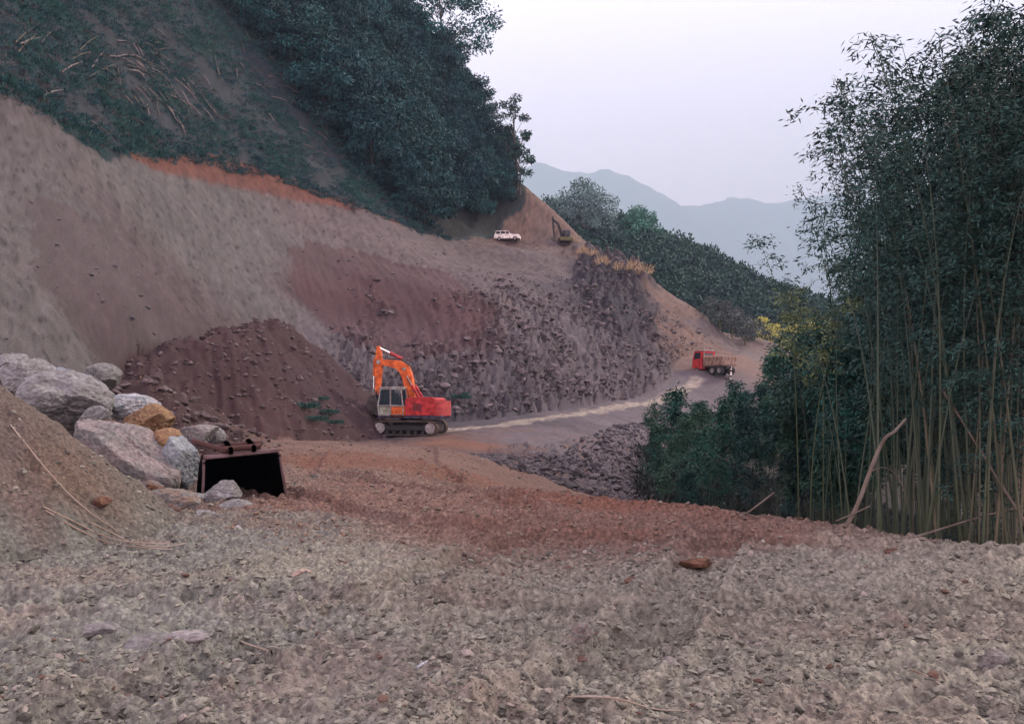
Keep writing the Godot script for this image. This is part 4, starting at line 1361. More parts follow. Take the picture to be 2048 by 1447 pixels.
func build_strands() -> void:
	var runs := [
		["pale stripped root running down the face of the near mound", [[20, 855], [60, 905], [110, 965], [165, 1020], [235, 1068]]],
		["long pale root trailing from the mound's foot along the ground, upper strand", [[85, 1022], [140, 1050], [200, 1075], [260, 1088], [340, 1090]]],
		["pale root lying just below the longest strand at the mound's foot", [[90, 1030], [150, 1062], [210, 1088], [270, 1099], [345, 1104]]],
		["thin whitish root crossing the two long strands", [[180, 1050], [225, 1072], [275, 1094], [330, 1097], [372, 1090]]]]
	for e in runs:
		var pts: Array = []
		for q in e[1]: pts.append(on_ground(q[0], q[1], 0.02))
		strand("root_strand", e[0], pts, 0.009, M.straw, "root", "pale roots at the foot of the mound")
	for e in [
		["pale twig on the dirt near the lower right corner", [[1820, 1345], [1850, 1358], [1885, 1378]]],
		["long straw coloured stick half buried along the bottom edge", [[1135, 1404], [1220, 1414], [1310, 1424], [1380, 1434]]],
		["grey stick on the rough ground left of the centre", [[480, 1290], [515, 1305], [545, 1318]]],
		["thin yellowish stalk lying across the ruts", [[700, 1072], [760, 1074], [820, 1078]]]]:
		var pts: Array = []
		for q in e[1]: pts.append(on_ground(q[0], q[1], 0.015))
		strand("twig", e[0], pts, 0.0055, M.straw, "stick")

func build_dead_wood() -> void:
	var stick := func(called, label, l, r):
		var pts: Array = []
		for q in l: pts.append(P(q[0], q[1], q[2]))
		strand(called, label, pts, r, M.dead, "pole", "")
	stick.call("dead_pole", "grey dead pole leaning down to the right across the bamboo stems", [[1885, 778, 9.6], [1930, 850, 9.5], [1985, 940, 9.3], [2050, 1040, 9.1]], 0.016)
	stick.call("dead_pole", "second leaning dead pole, the shorter one near the right edge", [[1962, 900, 9.3], [2000, 965, 9.2], [2052, 1048, 9.0]], 0.015)
	stick.call("dead_pole", "low bleached pole lying nearly flat at the foot of the bamboo", [[1815, 1078, 9.0], [1900, 1052, 9.3], [1980, 1028, 9.6], [2050, 1012, 9.9]], 0.014)
	stick.call("bent_trunk", "bent broken grey trunk with a kinked top among the bamboo", [[1690, 1055, 9.5], [1715, 1010, 9.6], [1745, 930, 9.7], [1768, 880, 9.8], [1790, 862, 9.9], [1812, 838, 10.0]], 0.03)
	stick.call("dead_branch", "pale forked branch sticking up left of the bamboo", [[1478, 1034, 10.4], [1500, 1022, 10.6], [1525, 1003, 10.8], [1548, 985, 11.0]], 0.016)
	stick.call("dead_branch", "short pale branch lying at the foot of the forked one", [[1485, 1026, 10.6], [1520, 1036, 10.4], [1570, 1048, 10.1]], 0.012)
	stick.call("dead_branch", "small arching dead branch rising beside the bent trunk", [[1740, 945, 9.7], [1770, 935, 9.8], [1800, 960, 9.9], [1815, 1010, 9.9]], 0.008)
	stick.call("dead_branch", "thin fallen branch reaching left from the bent trunk's foot", [[1740, 1012, 9.6], [1700, 1030, 9.5], [1672, 1042, 9.4]], 0.011)

# ---------------------------------------------------------------- all the green
func build_grove() -> void:
	var deep := Color(0.013, 0.036, 0.03)
	var stem := Color(0.034, 0.044, 0.026)
	var protos: Array = []
	for k in 6:
		protos.append(make_bamboo("bamboo", 40 + k, 8.0, 0.08 + 0.06 * k, 1250, deep, stem.lerp(Color(0.07, 0.062, 0.042), k / 6.0) if k < 5 else Color(0.12, 0.105, 0.07), 0.8))
	var thin: Array = []
	for k in 4:
		thin.append(make_bamboo("bamboo", 60 + k, 8.0, 0.34, 620, Color(0.018, 0.05, 0.044), stem, 0.8))
	var bushy: Array = []
	for k in 4:
		bushy.append(make_bamboo("bamboo", 80 + k, 8.0, 0.46, 1700, [Color(0.009, 0.05, 0.038), Color(0.015, 0.06, 0.042), Color(0.007, 0.03, 0.028), Color(0.02, 0.052, 0.033)][k], stem, 1.5))
	var yel: Node3D = make_bamboo("bamboo", 99, 8.0, 0.74, 650, Color(0.1, 0.135, 0.06), stem, 0.9)
	# the near grove
	var tops := [[1600, 480], [1660, 400], [1700, 290], [1760, 150], [1830, 70], [1900, 10], [1980, 20], [2060, 20], [2200, 0], [2500, -60]]
	var top_at := func(px: float) -> float:
		for i in tops.size() - 1:
			if px < tops[i + 1][0]:
				return lerpf(tops[i][1], tops[i + 1][1], clampf((px - tops[i][0]) / (tops[i + 1][0] - tops[i][0]), 0.0, 1.0))
		return -60.0
	var n := 0
	for i in 165:
		var px := 1655.0 + 520.0 * pow(rng.randf(), 0.68)
		var d := rng.randf_range(9.3, 17.0)
		if px > 1950.0: d = rng.randf_range(8.8, 16.0)
		if px < 1720.0: d = rng.randf_range(10.0, 15.0)
		if px < 1820.0 and rng.randf() < 0.4: continue
		var x := (px - 1024.0) / F * d
		var g := gnd(x, -d)
		var tp: float = top_at.call(px) + rng.randf_range(0.0, 330.0)
		var hh := EYE + (790.0 - tp) / F * d - g.y
		var pr: Node3D = protos[rng.randi() % 6]
		if px < 1960.0 and rng.randf() < (0.9 if px < 1880.0 else 0.5): pr = thin[rng.randi() % 4]
		place(pr, "bamboo", "tall bamboo stem with leafy top in the dense grove at the right edge", "bamboo", "bamboo of the near grove", g - Vector3(0, 0.1, 0), hh / 7.6, rng.randf() * TAU, Vector3(rng.randfn() * 0.035, 0, rng.randfn() * 0.04))
		n += 1
	for i in 9:
		var px := rng.randf_range(1630, 1730)
		var d := rng.randf_range(19, 26)
		var g := gnd((px - 1024.0) / F * d, -d)
		var hh := EYE + (790.0 - rng.randf_range(410, 560)) / F * d - g.y
		place(thin[i % 4], "slender_bamboo", "slender airy bamboo at the grove's left side, %s" % (NTH[i] + " of nine"), "bamboo", "slender bamboo left of the grove", g, hh / 7.6, rng.randf() * TAU, Vector3(0, 0, rng.randf_range(0.0, 0.08)))
	for i in 4:
		var d := 19.0 + i
		var px := 1600.0 + i * 22.0
		var g := gnd((px - 1024.0) / F * d, -d)
		var hh := EYE + (790.0 - (585.0 + i * 12)) / F * d - g.y
		place(yel, "yellowing_bamboo", "yellow green bamboo left of the grove, %s from the left of four" % NTH[i], "bamboo", "yellowing bamboo beside the grove", g, hh / 7.6, i * 1.7)
	# the gully below the road
	for i in 95:
		var px := rng.randf_range(1300, 1760)
		var d := rng.randf_range(22, 46)
		var g := gnd((px - 1024.0) / F * d, -d)
		var tp := 690.0 + rng.randf_range(0, 130)
		if px < 1480.0: tp = 745.0 + (1480.0 - px) * 0.12 + rng.randf_range(0, 190)
		if px > 1320.0 and px < 1530.0: tp = maxf(tp, 772.0 + rng.randf() * 40.0)
		var hh := EYE + (790.0 - tp) / F * d - g.y
		if hh < 2.5: continue
		place(bushy[rng.randi() % 4], "gully_bamboo", "bushy green bamboo growing in the gully below the road", "bamboo", "bamboo in the gully", g - Vector3(0, 0.1, 0), hh / 7.6, rng.randf() * TAU, Vector3(rng.randfn() * 0.04, 0, rng.randfn() * 0.05))
	for i in 70:
		var px := rng.randf_range(1680, 2300)
		var d := rng.randf_range(18, 34)
		var g := gnd((px - 1024.0) / F * d, -d)
		var hh := EYE + (790.0 - rng.randf_range(360.0 + clampf(2060.0 - px, 0.0, 280.0) * 0.8, 690.0)) / F * d - g.y
		place(bushy[rng.randi() % 4], "backing_bamboo", "leafy bamboo standing deep behind the near grove", "bamboo", "bamboo behind the near grove", g, hh / 7.6, rng.randf() * TAU, Vector3(rng.randfn() * 0.04, 0, rng.randfn() * 0.05))
	for p in protos + thin + bushy + [yel]: p.free()
	# low growth on the bank and the gully floor
	var tf: Array = []
	for k in 3: tf.append(make_tuft(300 + k, 1.0, 70, Color(1, 1, 1), 1.0, 0.07))
	var xs: Array = [[], [], []]
	var cs: Array = [[], [], []]
	for i in 5200:
		var d := rng.randf_range(9, 60)
		var px := rng.randf_range(1280, 2300)
		var x := (px - 1024.0) / F * d
		var hz := height(x, d)
		if hz.x > -0.7 - d * 0.012 or d < 11.0: continue
		if px < 1330.0 and d > 36.0 and rng.randf() < 0.6: continue
		var s := rng.randf_range(0.3, 0.9) * (0.6 + d * 0.02)
		var k := rng.randi() % 3
		xs[k].append(Transform3D(Basis(Vector3.UP, rng.randf() * TAU).scaled(Vector3(s, s * 0.9, s)), Vector3(x, hz.x - 0.05, -d)))
		cs[k].append(Color(0.009, 0.022, 0.018).lerp(Color(0.014, 0.014, 0.012), rng.randf()))
	scatter("undergrowth", "dark undergrowth covering the gully and the bank under the bamboo", tf, xs, cs, M.leaf)

func build_hill_plants() -> void:
	# scrub over the cleared hillside
	var tf: Array = []
	for k in 3: tf.append(make_tuft(320 + k, 1.0, 46, Color(1, 1, 1), 1.3, 0.11))
	var xs: Array = [[], [], []]
	var cs: Array = [[], [], []]
	for i in 40000:
		var px := rng.randf_range(-260, 900)
		var e := edge(px)
		var d := e + 70.0 * pow(rng.randf(), 1.0) + rng.randf_range(-0.8, 0.6)
		var x := (px - 1024.0) / F * d
		var green := n_mid.get_noise_2d(x * 0.7, d * 0.5 + 30.0) * 1.3 + 0.4
		if rng.randf() > green * 0.9 + 0.25 and d > e + 1.5: continue
		if d > wood(px) + 4.0: continue
		var hz := height(x, d)
		var s := rng.randf_range(0.25, 0.85)
		var k := rng.randi() % 3
		xs[k].append(Transform3D(Basis.from_euler(Vector3(rng.randf_range(-0.3, 0.3), rng.randf() * TAU, rng.randf_range(-0.3, 0.3))).scaled(Vector3(s, s * 0.8, s)), Vector3(x, hz.x - 0.1, -d)))
		var c := Color(0.01, 0.042, 0.048).lerp(Color(0.024, 0.085, 0.062), rng.randf() * clampf(green, 0.0, 1.0))
		if rng.randf() < 0.08: c = Color(0.06, 0.056, 0.055)
		cs[k].append(c)
	scatter("scrub", "low scrub and weeds over the cleared hillside", tf, xs, cs, M.leaf)
	# felled stems
	var groups := [[285, 130, 14, 0.5, "in the upper fan of pale sticks"], [330, 190, 12, 0.9, "in the lower fan of pale sticks"], [215, 105, 2, 0.1, "left of the stick fan"], [540, 190, 7, 0.3, "below the wood's dark edge"], [400, 230, 5, 0.9, "in the green patch above the red soil band"], [250, 190, 6, 0.8, "below and left of the stick fan"], [150, 165, 3, -0.3, "near the cut's left upper rim"], [620, 260, 5, 0.7, "at the wood's foot"], [30, 85, 2, -0.4, "at the picture's left edge"], [470, 120, 5, 1.2, "upright beside the wood"]]
	for g in groups:
		for k in g[2] * 2:
			var px: float = g[0] + rng.randfn() * 32.0
			var py: float = g[1] + rng.randfn() * 24.0
			var a := hit(px, py)
			if -a.z < edge(px) + 1.0: continue
			var ang: float = g[3] + rng.randfn() * 0.25
			var L := rng.randf_range(2.0, 5.0)
			var s := L * F / -a.z * 0.5
			var b := hit(px + cos(ang) * s, py + sin(ang) * s)
			if a.distance_to(b) > 9.0: continue
			var m := MB.new()
			m.tube([Vector3.ZERO, (b - a) * 0.5 + Vector3(0, 0.12, 0), b - a], [0.075, 0.06, 0.04], 5)
			var o := obj("felled_stem", m.mesh(), M.dead_far if rng.randf() < 0.6 else M.dead_dark)
			o.position = a + Vector3(0, 0.3, 0)
			tag(o, "felled bamboo stem on the scrubby hillside, %s" % g[4], "bamboo stem", "felled stems on the hillside, " + g[4])
	# the forest
	var protos: Array = []
	for k in 5:
		protos.append(make_tree(700 + k, 12.0, 8.8, 0.08, 26, 220, 0.52, Color(0.006, 0.03, 0.036).lerp(Color(0.012, 0.05, 0.046), k / 5.0), Color(0.02, 0.02, 0.02), 1.0, 0.0, 0.5))  # blue of the haze is partly mixed into these leaf colours
	var spots: Array = []
	var tries := 0
	while spots.size() < 210 and tries < 9000:
		tries += 1
		var px := rng.randf_range(370, 1012)
		var d := rng.randf_range(70, 195)
		if d < wood(px) + rng.randf_range(0.0, 3.0): continue
		var x := (px - 1024.0) / F * d
		var ok := true
		for s in spots:
			if Vector2(s.x - x, s.y - d).length() < 3.4:
				ok = false
				break
		if not ok: continue
		if raw(x, d).y != 1.0: continue
		spots.append(Vector2(x, d))
	for s in spots:
		var px: float = 1024.0 + s.x / s.y * F
		var sc := rng.randf_range(0.7, 1.12)
		if px > 960.0: sc *= 0.72
		place(protos[rng.randi() % 5], "forest_tree", "dark leafy tree in the dense wood on the hill above the cut", "tree", "trees of the hill wood", gnd(s.x, -s.y), sc, rng.randf() * TAU, Vector3(rng.randfn() * 0.04, 0, rng.randfn() * 0.05))
	for p in protos: p.free()
	var single := func(sd, h, w, low, cl, lv, ls, col, px, gy, d, label, called, gap, turn):
		var tr := make_tree(sd, h, w, low, cl, lv, ls, col, Color(0.05, 0.045, 0.04), 1.1, gap)
		tr.name = numbered(called)
		add_child(tr, true)
		var p := P(px, gy, d)
		tr.position = gnd(p.x, p.z)
		tr.rotation.y = turn
		tag(tr, label, "tree")
	single.call(801, 23.0, 23.0, 0.42, 40, 190, 0.7, Color(0.012, 0.07, 0.06), 885, 200, 166, "tall open crowned tree on the skyline at the wood's upper edge", "skyline_tree", 0.35, 0.4)
	single.call(802, 17.0, 7.0, 0.5, 11, 150, 0.5, Color(0.014, 0.045, 0.035), 1034, 380, 151, "slender sparse tree on the skyline at the wood's right end", "skyline_tree", 0.3, 1.4)
	single.call(803, 10.0, 6.0, 0.3, 12, 150, 0.5, Color(0.014, 0.045, 0.035), 1040, 385, 150, "small tree leaning out below the slender one at the wood's right end", "skyline_tree", 0.2, 2.4)
	single.call(804, 15.0, 12.0, 0.35, 12, 90, 0.6, Color(0.01, 0.036, 0.032), 790, 110, 172, "dark broad tree left of the tall open one at the top of the picture", "skyline_tree", 0.15, 0.9)
	# saplings and tan grasses on the right-hand slope
	var tan_t := make_tuft(350, 0.8, 120, Color(0.3, 0.22, 0.13), 0.7, 0.035)
	for e in [[1205, 516, 2.6, "fourth from the left"], [1235, 528, 2.4, "fifth from the left"], [1265, 530, 2.8, "sixth from the left"], [1290, 535, 3.0, "third from the right"], [1312, 548, 2.2, "second from the right"], [1165, 500, 2.2, "second from the left"], [1150, 470, 2.0, "just right of the far digger"], [1412, 600, 3.2, "alone above the red truck"], [1185, 505, 1.8, "third from the left"]]:
		var g := hit(e[0], e[1] + 14)
		var o := obj("pampas_tuft", tan_t, M.leaf)
		o.transform = Transform3D(Basis(Vector3.UP, e[0]).scaled(Vector3.ONE * e[2]), g - Vector3(0, 0.2, 0))
		tag(o, "tan plumed grass tuft on the cut slope's rim, %s" % e[3], "grass tuft", "tan grass tufts along the rim")
	# weeds at the foot of the dark heap
	var gt := make_tuft(351, 0.7, 420, Color(0.018, 0.055, 0.045), 2.0, 0.06)
	for e in [[640, 800, "highest of those on the dark heap's right foot"], [655, 830, "in the middle of the dark heap's right foot"], [630, 840, "lowest at left on the dark heap's foot"], [612, 815, "farthest left on the dark heap"], [668, 848, "at the very foot of the dark heap, nearest the excavator"], [920, 810, "just right of the excavator's tail"], [925, 790, "above the one at the excavator's tail"], [1340, 790, "at the road edge before the gully bamboo"]]:
		var g := hit(e[0], e[1])
		var o := obj("weed_clump", gt, M.leaf)
		o.transform = Transform3D(Basis(Vector3.UP, e[0]).scaled(Vector3.ONE * rng.randf_range(0.5, 0.85)), g - Vector3(0, 0.1, 0))
		tag(o, "green weed clump %s" % e[2], "weed", "weeds near the excavator")

func build_far() -> void:
	# wooded ridge behind the truck
	var crest := [[900, 420], [1040, 430], [1130, 455], [1220, 478], [1320, 512], [1420, 560], [1500, 596], [1560, 625], [1600, 655], [1680, 690], [1800, 720], [2300, 770]]
	var crest_at := func(px: float) -> float:
		for i in crest.size() - 1:
			if px < crest[i + 1][0]:
				return lerpf(crest[i][1], crest[i + 1][1], clampf((px - crest[i][0]) / float(crest[i + 1][0] - crest[i][0]), 0.0, 1.0))
		return 770.0
	var st := SurfaceTool.new()
	st.begin(Mesh.PRIMITIVE_TRIANGLES)
	var nx := 140
	var nd := 30
	var rh := noise(31, 0.02, 4)
	var ridge := func(px: float, v: float) -> Vector3:     # v 0 front foot .. 0.6 crest .. 1 back
		var d0 := 290.0
		var top: float = EYE + (790.0 - (crest_at.call(px) + 14.0)) / F * d0
		var x := (px - 1024.0) / F * d0
		var d := d0 + (v - 0.6) * 230.0
		var y := lerpf(-25.0, top, sin(clampf(v / 0.6, 0.0, 1.0) * PI * 0.5)) if v < 0.6 else lerpf(top, -40.0, (v - 0.6) / 0.4)
		return Vector3(x, y + rh.get_noise_2d(x, d) * 4.0 * (1.0 if v < 0.55 else 0.3), -d)
	for j in nd:
		for i in nx:
			st.set_smooth_group(0)
			st.add_vertex(ridge.call(900.0 + 1400.0 * i / (nx - 1), float(j) / (nd - 1)))
	for j in nd - 1:
		for i in nx - 1:
			var k := j * nx + i
			for o in [k, k + nx + 1, k + 1, k, k + nx, k + nx + 1]: st.add_index(o)
	st.generate_normals()
	tag(obj("wooded_ridge", st.commit(), M.far_wood), "dark green ridge descending behind the truck", "", "", "structure")
	var tf: Array = []
	for k in 3:
		var r := RandomNumberGenerator.new()
		r.seed = 900 + k
		var f := MB.new()
		for c in 7:
			var ctr := Vector3(r.randfn() * 0.3, 0.55 + r.randfn() * 0.18, r.randfn() * 0.3)
			var tone := r.randf_range(0.6, 1.4)
			for l in 34:
				var o := Vector3(r.randfn(), r.randfn(), r.randfn()).normalized()
				var side := o.cross(Vector3(r.randfn(), r.randfn(), r.randfn())).normalized()
				var cc := Color(1, 1, 1) * tone * r.randf_range(0.7, 1.3)
				cc.a = 1.0
				f.leaf(ctr + o * 0.22 * pow(r.randf(), 0.4), (o + side).normalized(), o.cross(side).normalized(), 0.16, 0.1, cc)
		tf.append(f.mesh())
	var xs: Array = [[], [], []]
	var cs: Array = [[], [], []]
	for i in 3600:
		var px := rng.randf_range(1080, 1760)
		var v := rng.randf_range(0.12, 0.68)
		var p: Vector3 = ridge.call(px, v)
		var s := rng.randf_range(4.0, 7.5)
		var k := rng.randi() % 3
		xs[k].append(Transform3D(Basis(Vector3.UP, rng.randf() * TAU).scaled(Vector3(s, s * rng.randf_range(0.8, 1.2), s)), p - Vector3(0, 0.8, 0)))
		cs[k].append(Color(0.01, 0.035, 0.03).lerp(Color(0.02, 0.055, 0.036), rng.randf()))
	scatter("far_wood", "mass of tree crowns covering the ridge behind the truck", tf, xs, cs, M.leaf)
	# two pale trees standing out on the ridge
	var put := func(sd, h, w, col, px, py, d, label):
		var tr := make_tree(sd, h, w, 0.25, 34, 230, 0.85, col, Color(0.1, 0.09, 0.08), 1.0, 0.15)
		tr.name = numbered("ridge_tree")
		add_child(tr, true)
		var p := P(px, py, d)
		tr.position = Vector3(p.x, p.y - h, p.z)
		tag(tr, label, "tree")
	put.call(851, 22.0, 21.0, Color(0.1, 0.16, 0.15), 1168, 368, 240, "large pale grey green tree on the ridge right of the far digger")
	put.call(852, 19.0, 17.0, Color(0.045, 0.14, 0.095), 1288, 420, 250, "bright green round crowned tree farther right on the ridge")
	# shrubs by the road behind the truck, sunlight painted into their yellow leaves
	var ys := make_tree(860, 5.0, 4.2, 0.1, 12, 70, 0.42, Color(0.36, 0.36, 0.1), Color(0.1, 0.09, 0.05), 1.0, 0.0, -0.4)
	for e in [[1518, 668, 150, "second from the left"], [1548, 672, 150, "third from the left"], [1575, 678, 148, "fourth from the left"], [1600, 676, 146, "fifth from the left"], [1622, 672, 148, "third from the right"], [1645, 680, 146, "second from the right"], [1668, 676, 146, "farthest right, seen through bamboo"], [1500, 680, 152, "farthest left, nearest the truck"]]:
		var p := P(e[0], e[1] + 28, e[2])
		place(ys, "sun_painted_shrub", "shrub beyond the road painted sunlit yellow green, %s" % e[3], "shrub", "shrubs painted sunlit yellow beyond the road", p, rng.randf_range(0.85, 1.2), e[0])
	ys.free()
	var db := make_tree(861, 4.0, 4.5, 0.1, 12, 80, 0.4, Color(0.05, 0.065, 0.06), Color(0.1, 0.09, 0.05), 1.0, 0.0, 0.0)
	for e in [[1440, 640, 124, "second from the left"], [1465, 655, 126, "in the middle of the row"], [1490, 668, 130, "second from the right"], [1480, 640, 132, "behind the middle one"], [1420, 615, 128, "highest and farthest left"], [1455, 625, 130, "upper one behind the second"], [1510, 672, 136, "lowest and farthest right"]]:
		var p := P(e[0], e[1] + 16, e[2])
		place(db, "grey_shrub", "grey green bush at the end of the brown slope, %s" % e[3], "shrub", "grey bushes at the end of the slope", p, rng.randf_range(0.7, 1.1), e[0])
	db.free()
	# mountains
	mountain([[600, 371], [900, 336], [1040, 329], [1085, 321], [1130, 337], [1170, 343], [1215, 331], [1255, 343], [1290, 365], [1335, 389], [1400, 431], [1470, 500], [1550, 570], [1650, 640], [1800, 700], [2200, 760]], 2600.0, "pale blue mountain ridge falling to the right behind the hill", 41)
	mountain([[900, 420], [1200, 410], [1330, 402], [1390, 408], [1440, 396], [1470, 388], [1500, 395], [1545, 403], [1600, 392], [1660, 384], [1760, 388], [1900, 372], [2100, 352], [2600, 300]], 4200.0, "farthest pale mountain ridge beyond the valley", 43)
	var fv := FogVolume.new()
	fv.name = "valley_haze"
	fv.shape = RenderingServer.FOG_VOLUME_SHAPE_ELLIPSOID
	fv.size = Vector3(5600, 1500, 1900)
	fv.position = Vector3(700, 60, -1400)
	var fm := FogMaterial.new()
	fm.density = 0.0012
	fm.albedo = Color(0.83, 0.96, 1.0)
	fv.material = fm
	add_child(fv)
	tag(fv, "pale haze hanging over the far valley before the mountains", "", "", "stuff")
	var m := MB.new()
	m.quad(Vector3(-1200, -60, 100), Vector3(3500, -60, 100), Vector3(3500, -60, -4600), Vector3(-1200, -60, -4600), Vector3.UP, Color(0.05, 0.07, 0.05))
	tag(obj("valley_floor", m.mesh(), M.far_wood), "wooded valley floor far below", "", "", "structure")

func mountain(prof: Array, d0: float, label: String, sd: int) -> void:
	var nz := noise(sd, 1.0 / 230.0, 6)
	nz.fractal_type = FastNoiseLite.FRACTAL_RIDGED
	var fz := noise(sd + 1, 1.0 / 35.0, 3)
	var st := SurfaceTool.new()
	st.begin(Mesh.PRIMITIVE_TRIANGLES)
	var nx := 260
	var nd := 50
	var a: float = prof[0][0]
	var b: float = prof[prof.size() - 1][0]
	for j in nd:
		var v := float(j) / (nd - 1)
		for i in nx:
			var px: float = lerpf(a, b, float(i) / (nx - 1))
			var py := 0.0
			for k in prof.size() - 1:
				if px <= prof[k + 1][0]:
					py = lerpf(prof[k][1], prof[k + 1][1], smoothstep(0.0, 1.0, (px - prof[k][0]) / float(prof[k + 1][0] - prof[k][0])) * 0.5 + 0.5 * (px - prof[k][0]) / float(prof[k + 1][0] - prof[k][0]))
					break
			var x := (px - 1024.0) / F * d0
			var top := EYE + (790.0 - py) / F * d0
			var d := d0 + (v - 0.75) * d0 * 0.45
			var k2 := clampf(v / 0.75, 0.0, 1.0) if v < 0.75 else 1.0 - (v - 0.75) / 0.25 * 0.8
			var y := lerpf(-70.0, top, pow(k2, 1.15))
			var away := 1.0 - absf(v - 0.75) * 1.2
			y += nz.get_noise_2d(x, d) * top * 0.16 * (1.0 - pow(maxf(away, 0.0), 6.0)) + fz.get_noise_2d(x, d) * 5.0
			st.set_smooth_group(0)
			st.add_vertex(Vector3(x, y, -d))
	for j in nd - 1:
		for i in nx - 1:
			var k := j * nx + i
			for o in [k, k + nx + 1, k + 1, k, k + nx, k + nx + 1]: st.add_index(o)
	st.generate_normals()
	tag(obj("mountain", st.commit(), M.far_wood), label, "", "", "structure")

func materials() -> void:
	var soil := vmat(0.95)
	soil.uv1_triplanar = true
	soil.uv1_world_triplanar = true
	soil.uv1_scale = Vector3(0.55, 0.55, 0.55)
	soil.albedo_texture = ntex(noise(201, 0.03, 5), Color(0.36, 0.36, 0.37), Color(1, 1, 1), 1024)
	soil.normal_enabled = true
	soil.normal_texture = ntex(noise(202, 0.035, 5), Color.BLACK, Color.WHITE, 1024, true, 12.0)
	soil.normal_scale = 1.0
	M.soil = soil
	var sv := vmat(0.93)
	sv.uv1_triplanar = true
	sv.uv1_scale = Vector3(1.3, 1.3, 1.3)
	sv.albedo_texture = ntex(noise(203, 0.02, 5), Color(0.6, 0.6, 0.6), Color(1, 1, 1), 512)
	sv.normal_enabled = true
	sv.normal_texture = ntex(noise(204, 0.03, 5), Color.BLACK, Color.WHITE, 512, true, 8.0)
	M.stone_v = sv
	var lf := vmat(0.75)
	lf.cull_mode = BaseMaterial3D.CULL_DISABLED
	lf.backlight_enabled = true
	lf.backlight = Color(0.04, 0.06, 0.04)
	M.leaf = lf
	M.stem = vmat(0.6)
	M.bark = vmat(0.95)
	M.far_wood = mat(Color(0.04, 0.06, 0.045), 1.0)
	var grime := func(c: Color, rough: float, metal := 0.0) -> StandardMaterial3D:
		var m := mat(c, rough, metal)
		m.uv1_triplanar = true
		m.uv1_scale = Vector3(0.8, 0.8, 0.8)
		m.albedo_texture = ntex(noise(int(c.r * 997.0 + c.g * 331.0), 0.009, 5), Color(0.6, 0.53, 0.47), Color(1, 1, 1), 256)
		return m
	M.orange = grime.call(Color(0.6, 0.13, 0.028), 0.6)
	M.red_paint = grime.call(Color(0.4, 0.032, 0.035), 0.65)
	M.red_light = grime.call(Color(0.42, 0.06, 0.062), 0.65)
	M.track = grime.call(Color(0.075, 0.06, 0.05), 0.8)
	M.soot = grime.call(Color(0.028, 0.028, 0.032), 0.7)
	M.dkblue = grime.call(Color(0.06, 0.055, 0.1), 0.6)
	M.steel = grime.call(Color(0.3, 0.3, 0.31), 0.5, 0.4)
	M.dark_steel = grime.call(Color(0.07, 0.065, 0.065), 0.6, 0.3)
	M.old_steel = grime.call(Color(0.075, 0.066, 0.064), 0.65, 0.2)
	M.rust = grime.call(Color(0.075, 0.04, 0.038), 0.85)
	M.rust_edge = grime.call(Color(0.15, 0.11, 0.12), 0.7, 0.3)
	M.pale = grime.call(Color(0.3, 0.31, 0.32), 0.65)
	M.pale_green = grime.call(Color(0.3, 0.36, 0.3), 0.6)
	M.white_paint = grime.call(Color(0.82, 0.83, 0.82), 0.35)
	M.tan_paint = grime.call(Color(0.24, 0.17, 0.135), 0.7)
	M.olive = grime.call(Color(0.12, 0.12, 0.05), 0.6)
	M.chrome = mat(Color(0.8, 0.8, 0.78), 0.2, 0.8)
	M.rubber = mat(Color(0.02, 0.02, 0.02), 0.9)
	M.dark_glass = mat(Color(0.01, 0.014, 0.018), 0.08)
	var gl := mat(Color(0.02, 0.03, 0.038), 0.05)
	gl.transparency = BaseMaterial3D.TRANSPARENCY_ALPHA
	gl.albedo_color.a = 0.62
	M.glass = gl
	M.straw = grime.call(Color(0.3, 0.27, 0.235), 0.9)
	M.dead = grime.call(Color(0.13, 0.12, 0.105), 0.9)
	M.dead_far = grime.call(Color(0.17, 0.16, 0.16), 0.9)
	M.dead_dark = grime.call(Color(0.08, 0.085, 0.07), 0.9)

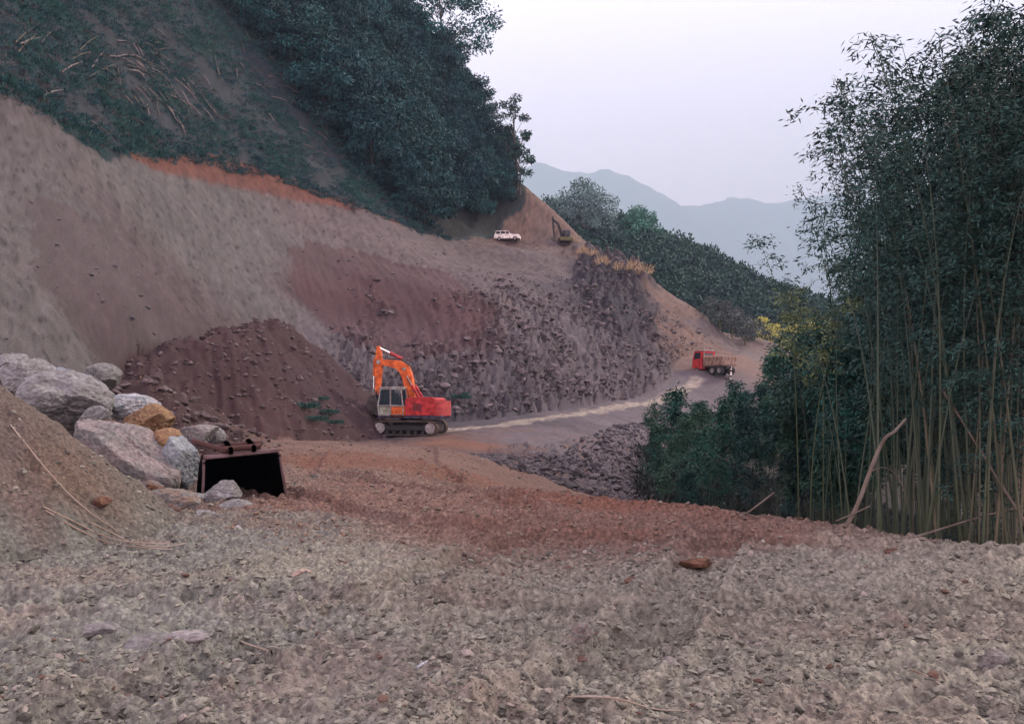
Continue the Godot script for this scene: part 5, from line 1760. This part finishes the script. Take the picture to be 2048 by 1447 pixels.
func _ready() -> void:
	rng.seed = 20240
	# camera, sky, sun, exposure, haze
	var cam := Camera3D.new()
	cam.name = "camera"
	cam.projection = Camera3D.PROJECTION_FRUSTUM
	cam.near = 0.05
	cam.far = 20000.0
	cam.size = 2.0 * 0.05 * 723.5 / F
	cam.frustum_offset = Vector2(0, 0.05 * (790.0 - 723.5) / F)
	cam.position = Vector3(0, EYE, 0)
	cam.current = true
	add_child(cam)
	var env := Environment.new()
	env.background_mode = Environment.BG_SKY
	var sm := ProceduralSkyMaterial.new()
	sm.sky_top_color = Color(0.875, 0.797, 0.855)
	sm.sky_horizon_color = Color(1.36, 1.16, 1.19)
	sm.sky_curve = 0.13
	sm.ground_bottom_color = Color(0.3, 0.3, 0.32)
	sm.ground_horizon_color = Color(0.75, 0.76, 0.8)
	sm.sun_angle_max = 1.0
	var sky := Sky.new()
	sky.sky_material = sm
	env.sky = sky
	env.tonemap_mode = Environment.TONE_MAPPER_LINEAR
	env.tonemap_exposure = 3.6
	env.sdfgi_enabled = true
	env.ssao_enabled = true
	env.ssil_enabled = true
	env.fog_enabled = true
	env.volumetric_fog_enabled = true
	env.volumetric_fog_density = 0.0
	env.fog_mode = Environment.FOG_MODE_EXPONENTIAL
	env.fog_density = 0.00015
	env.fog_light_color = Color(0.76, 0.88, 1.0)
	var we := WorldEnvironment.new()
	we.name = "environment"
	we.environment = env
	add_child(we)
	var sun := DirectionalLight3D.new()
	sun.name = "sun"
	sun.light_color = Color(1.0, 0.93, 0.85)
	sun.light_energy = 0.5
	sun.light_angular_distance = 10.0
	sun.shadow_enabled = true
	add_child(sun)
	sun.look_at_from_position(Vector3(48, 46, -34), Vector3.ZERO)
	# the land, then things, then small ones
	materials()
	survey()
	var t0 := Time.get_ticks_msec()
	build_terrain()
	print("terrain ", Time.get_ticks_msec() - t0)
	build_far()
	build_hill_plants()
	print("hill ", Time.get_ticks_msec() - t0)
	build_grove()
	print("grove ", Time.get_ticks_msec() - t0)
	build_excavator()
	build_car()
	build_truck()
	build_old_bucket()
	build_boulders()
	build_strands()
	build_dead_wood()
	build_clods()
	print("all ", Time.get_ticks_msec() - t0)
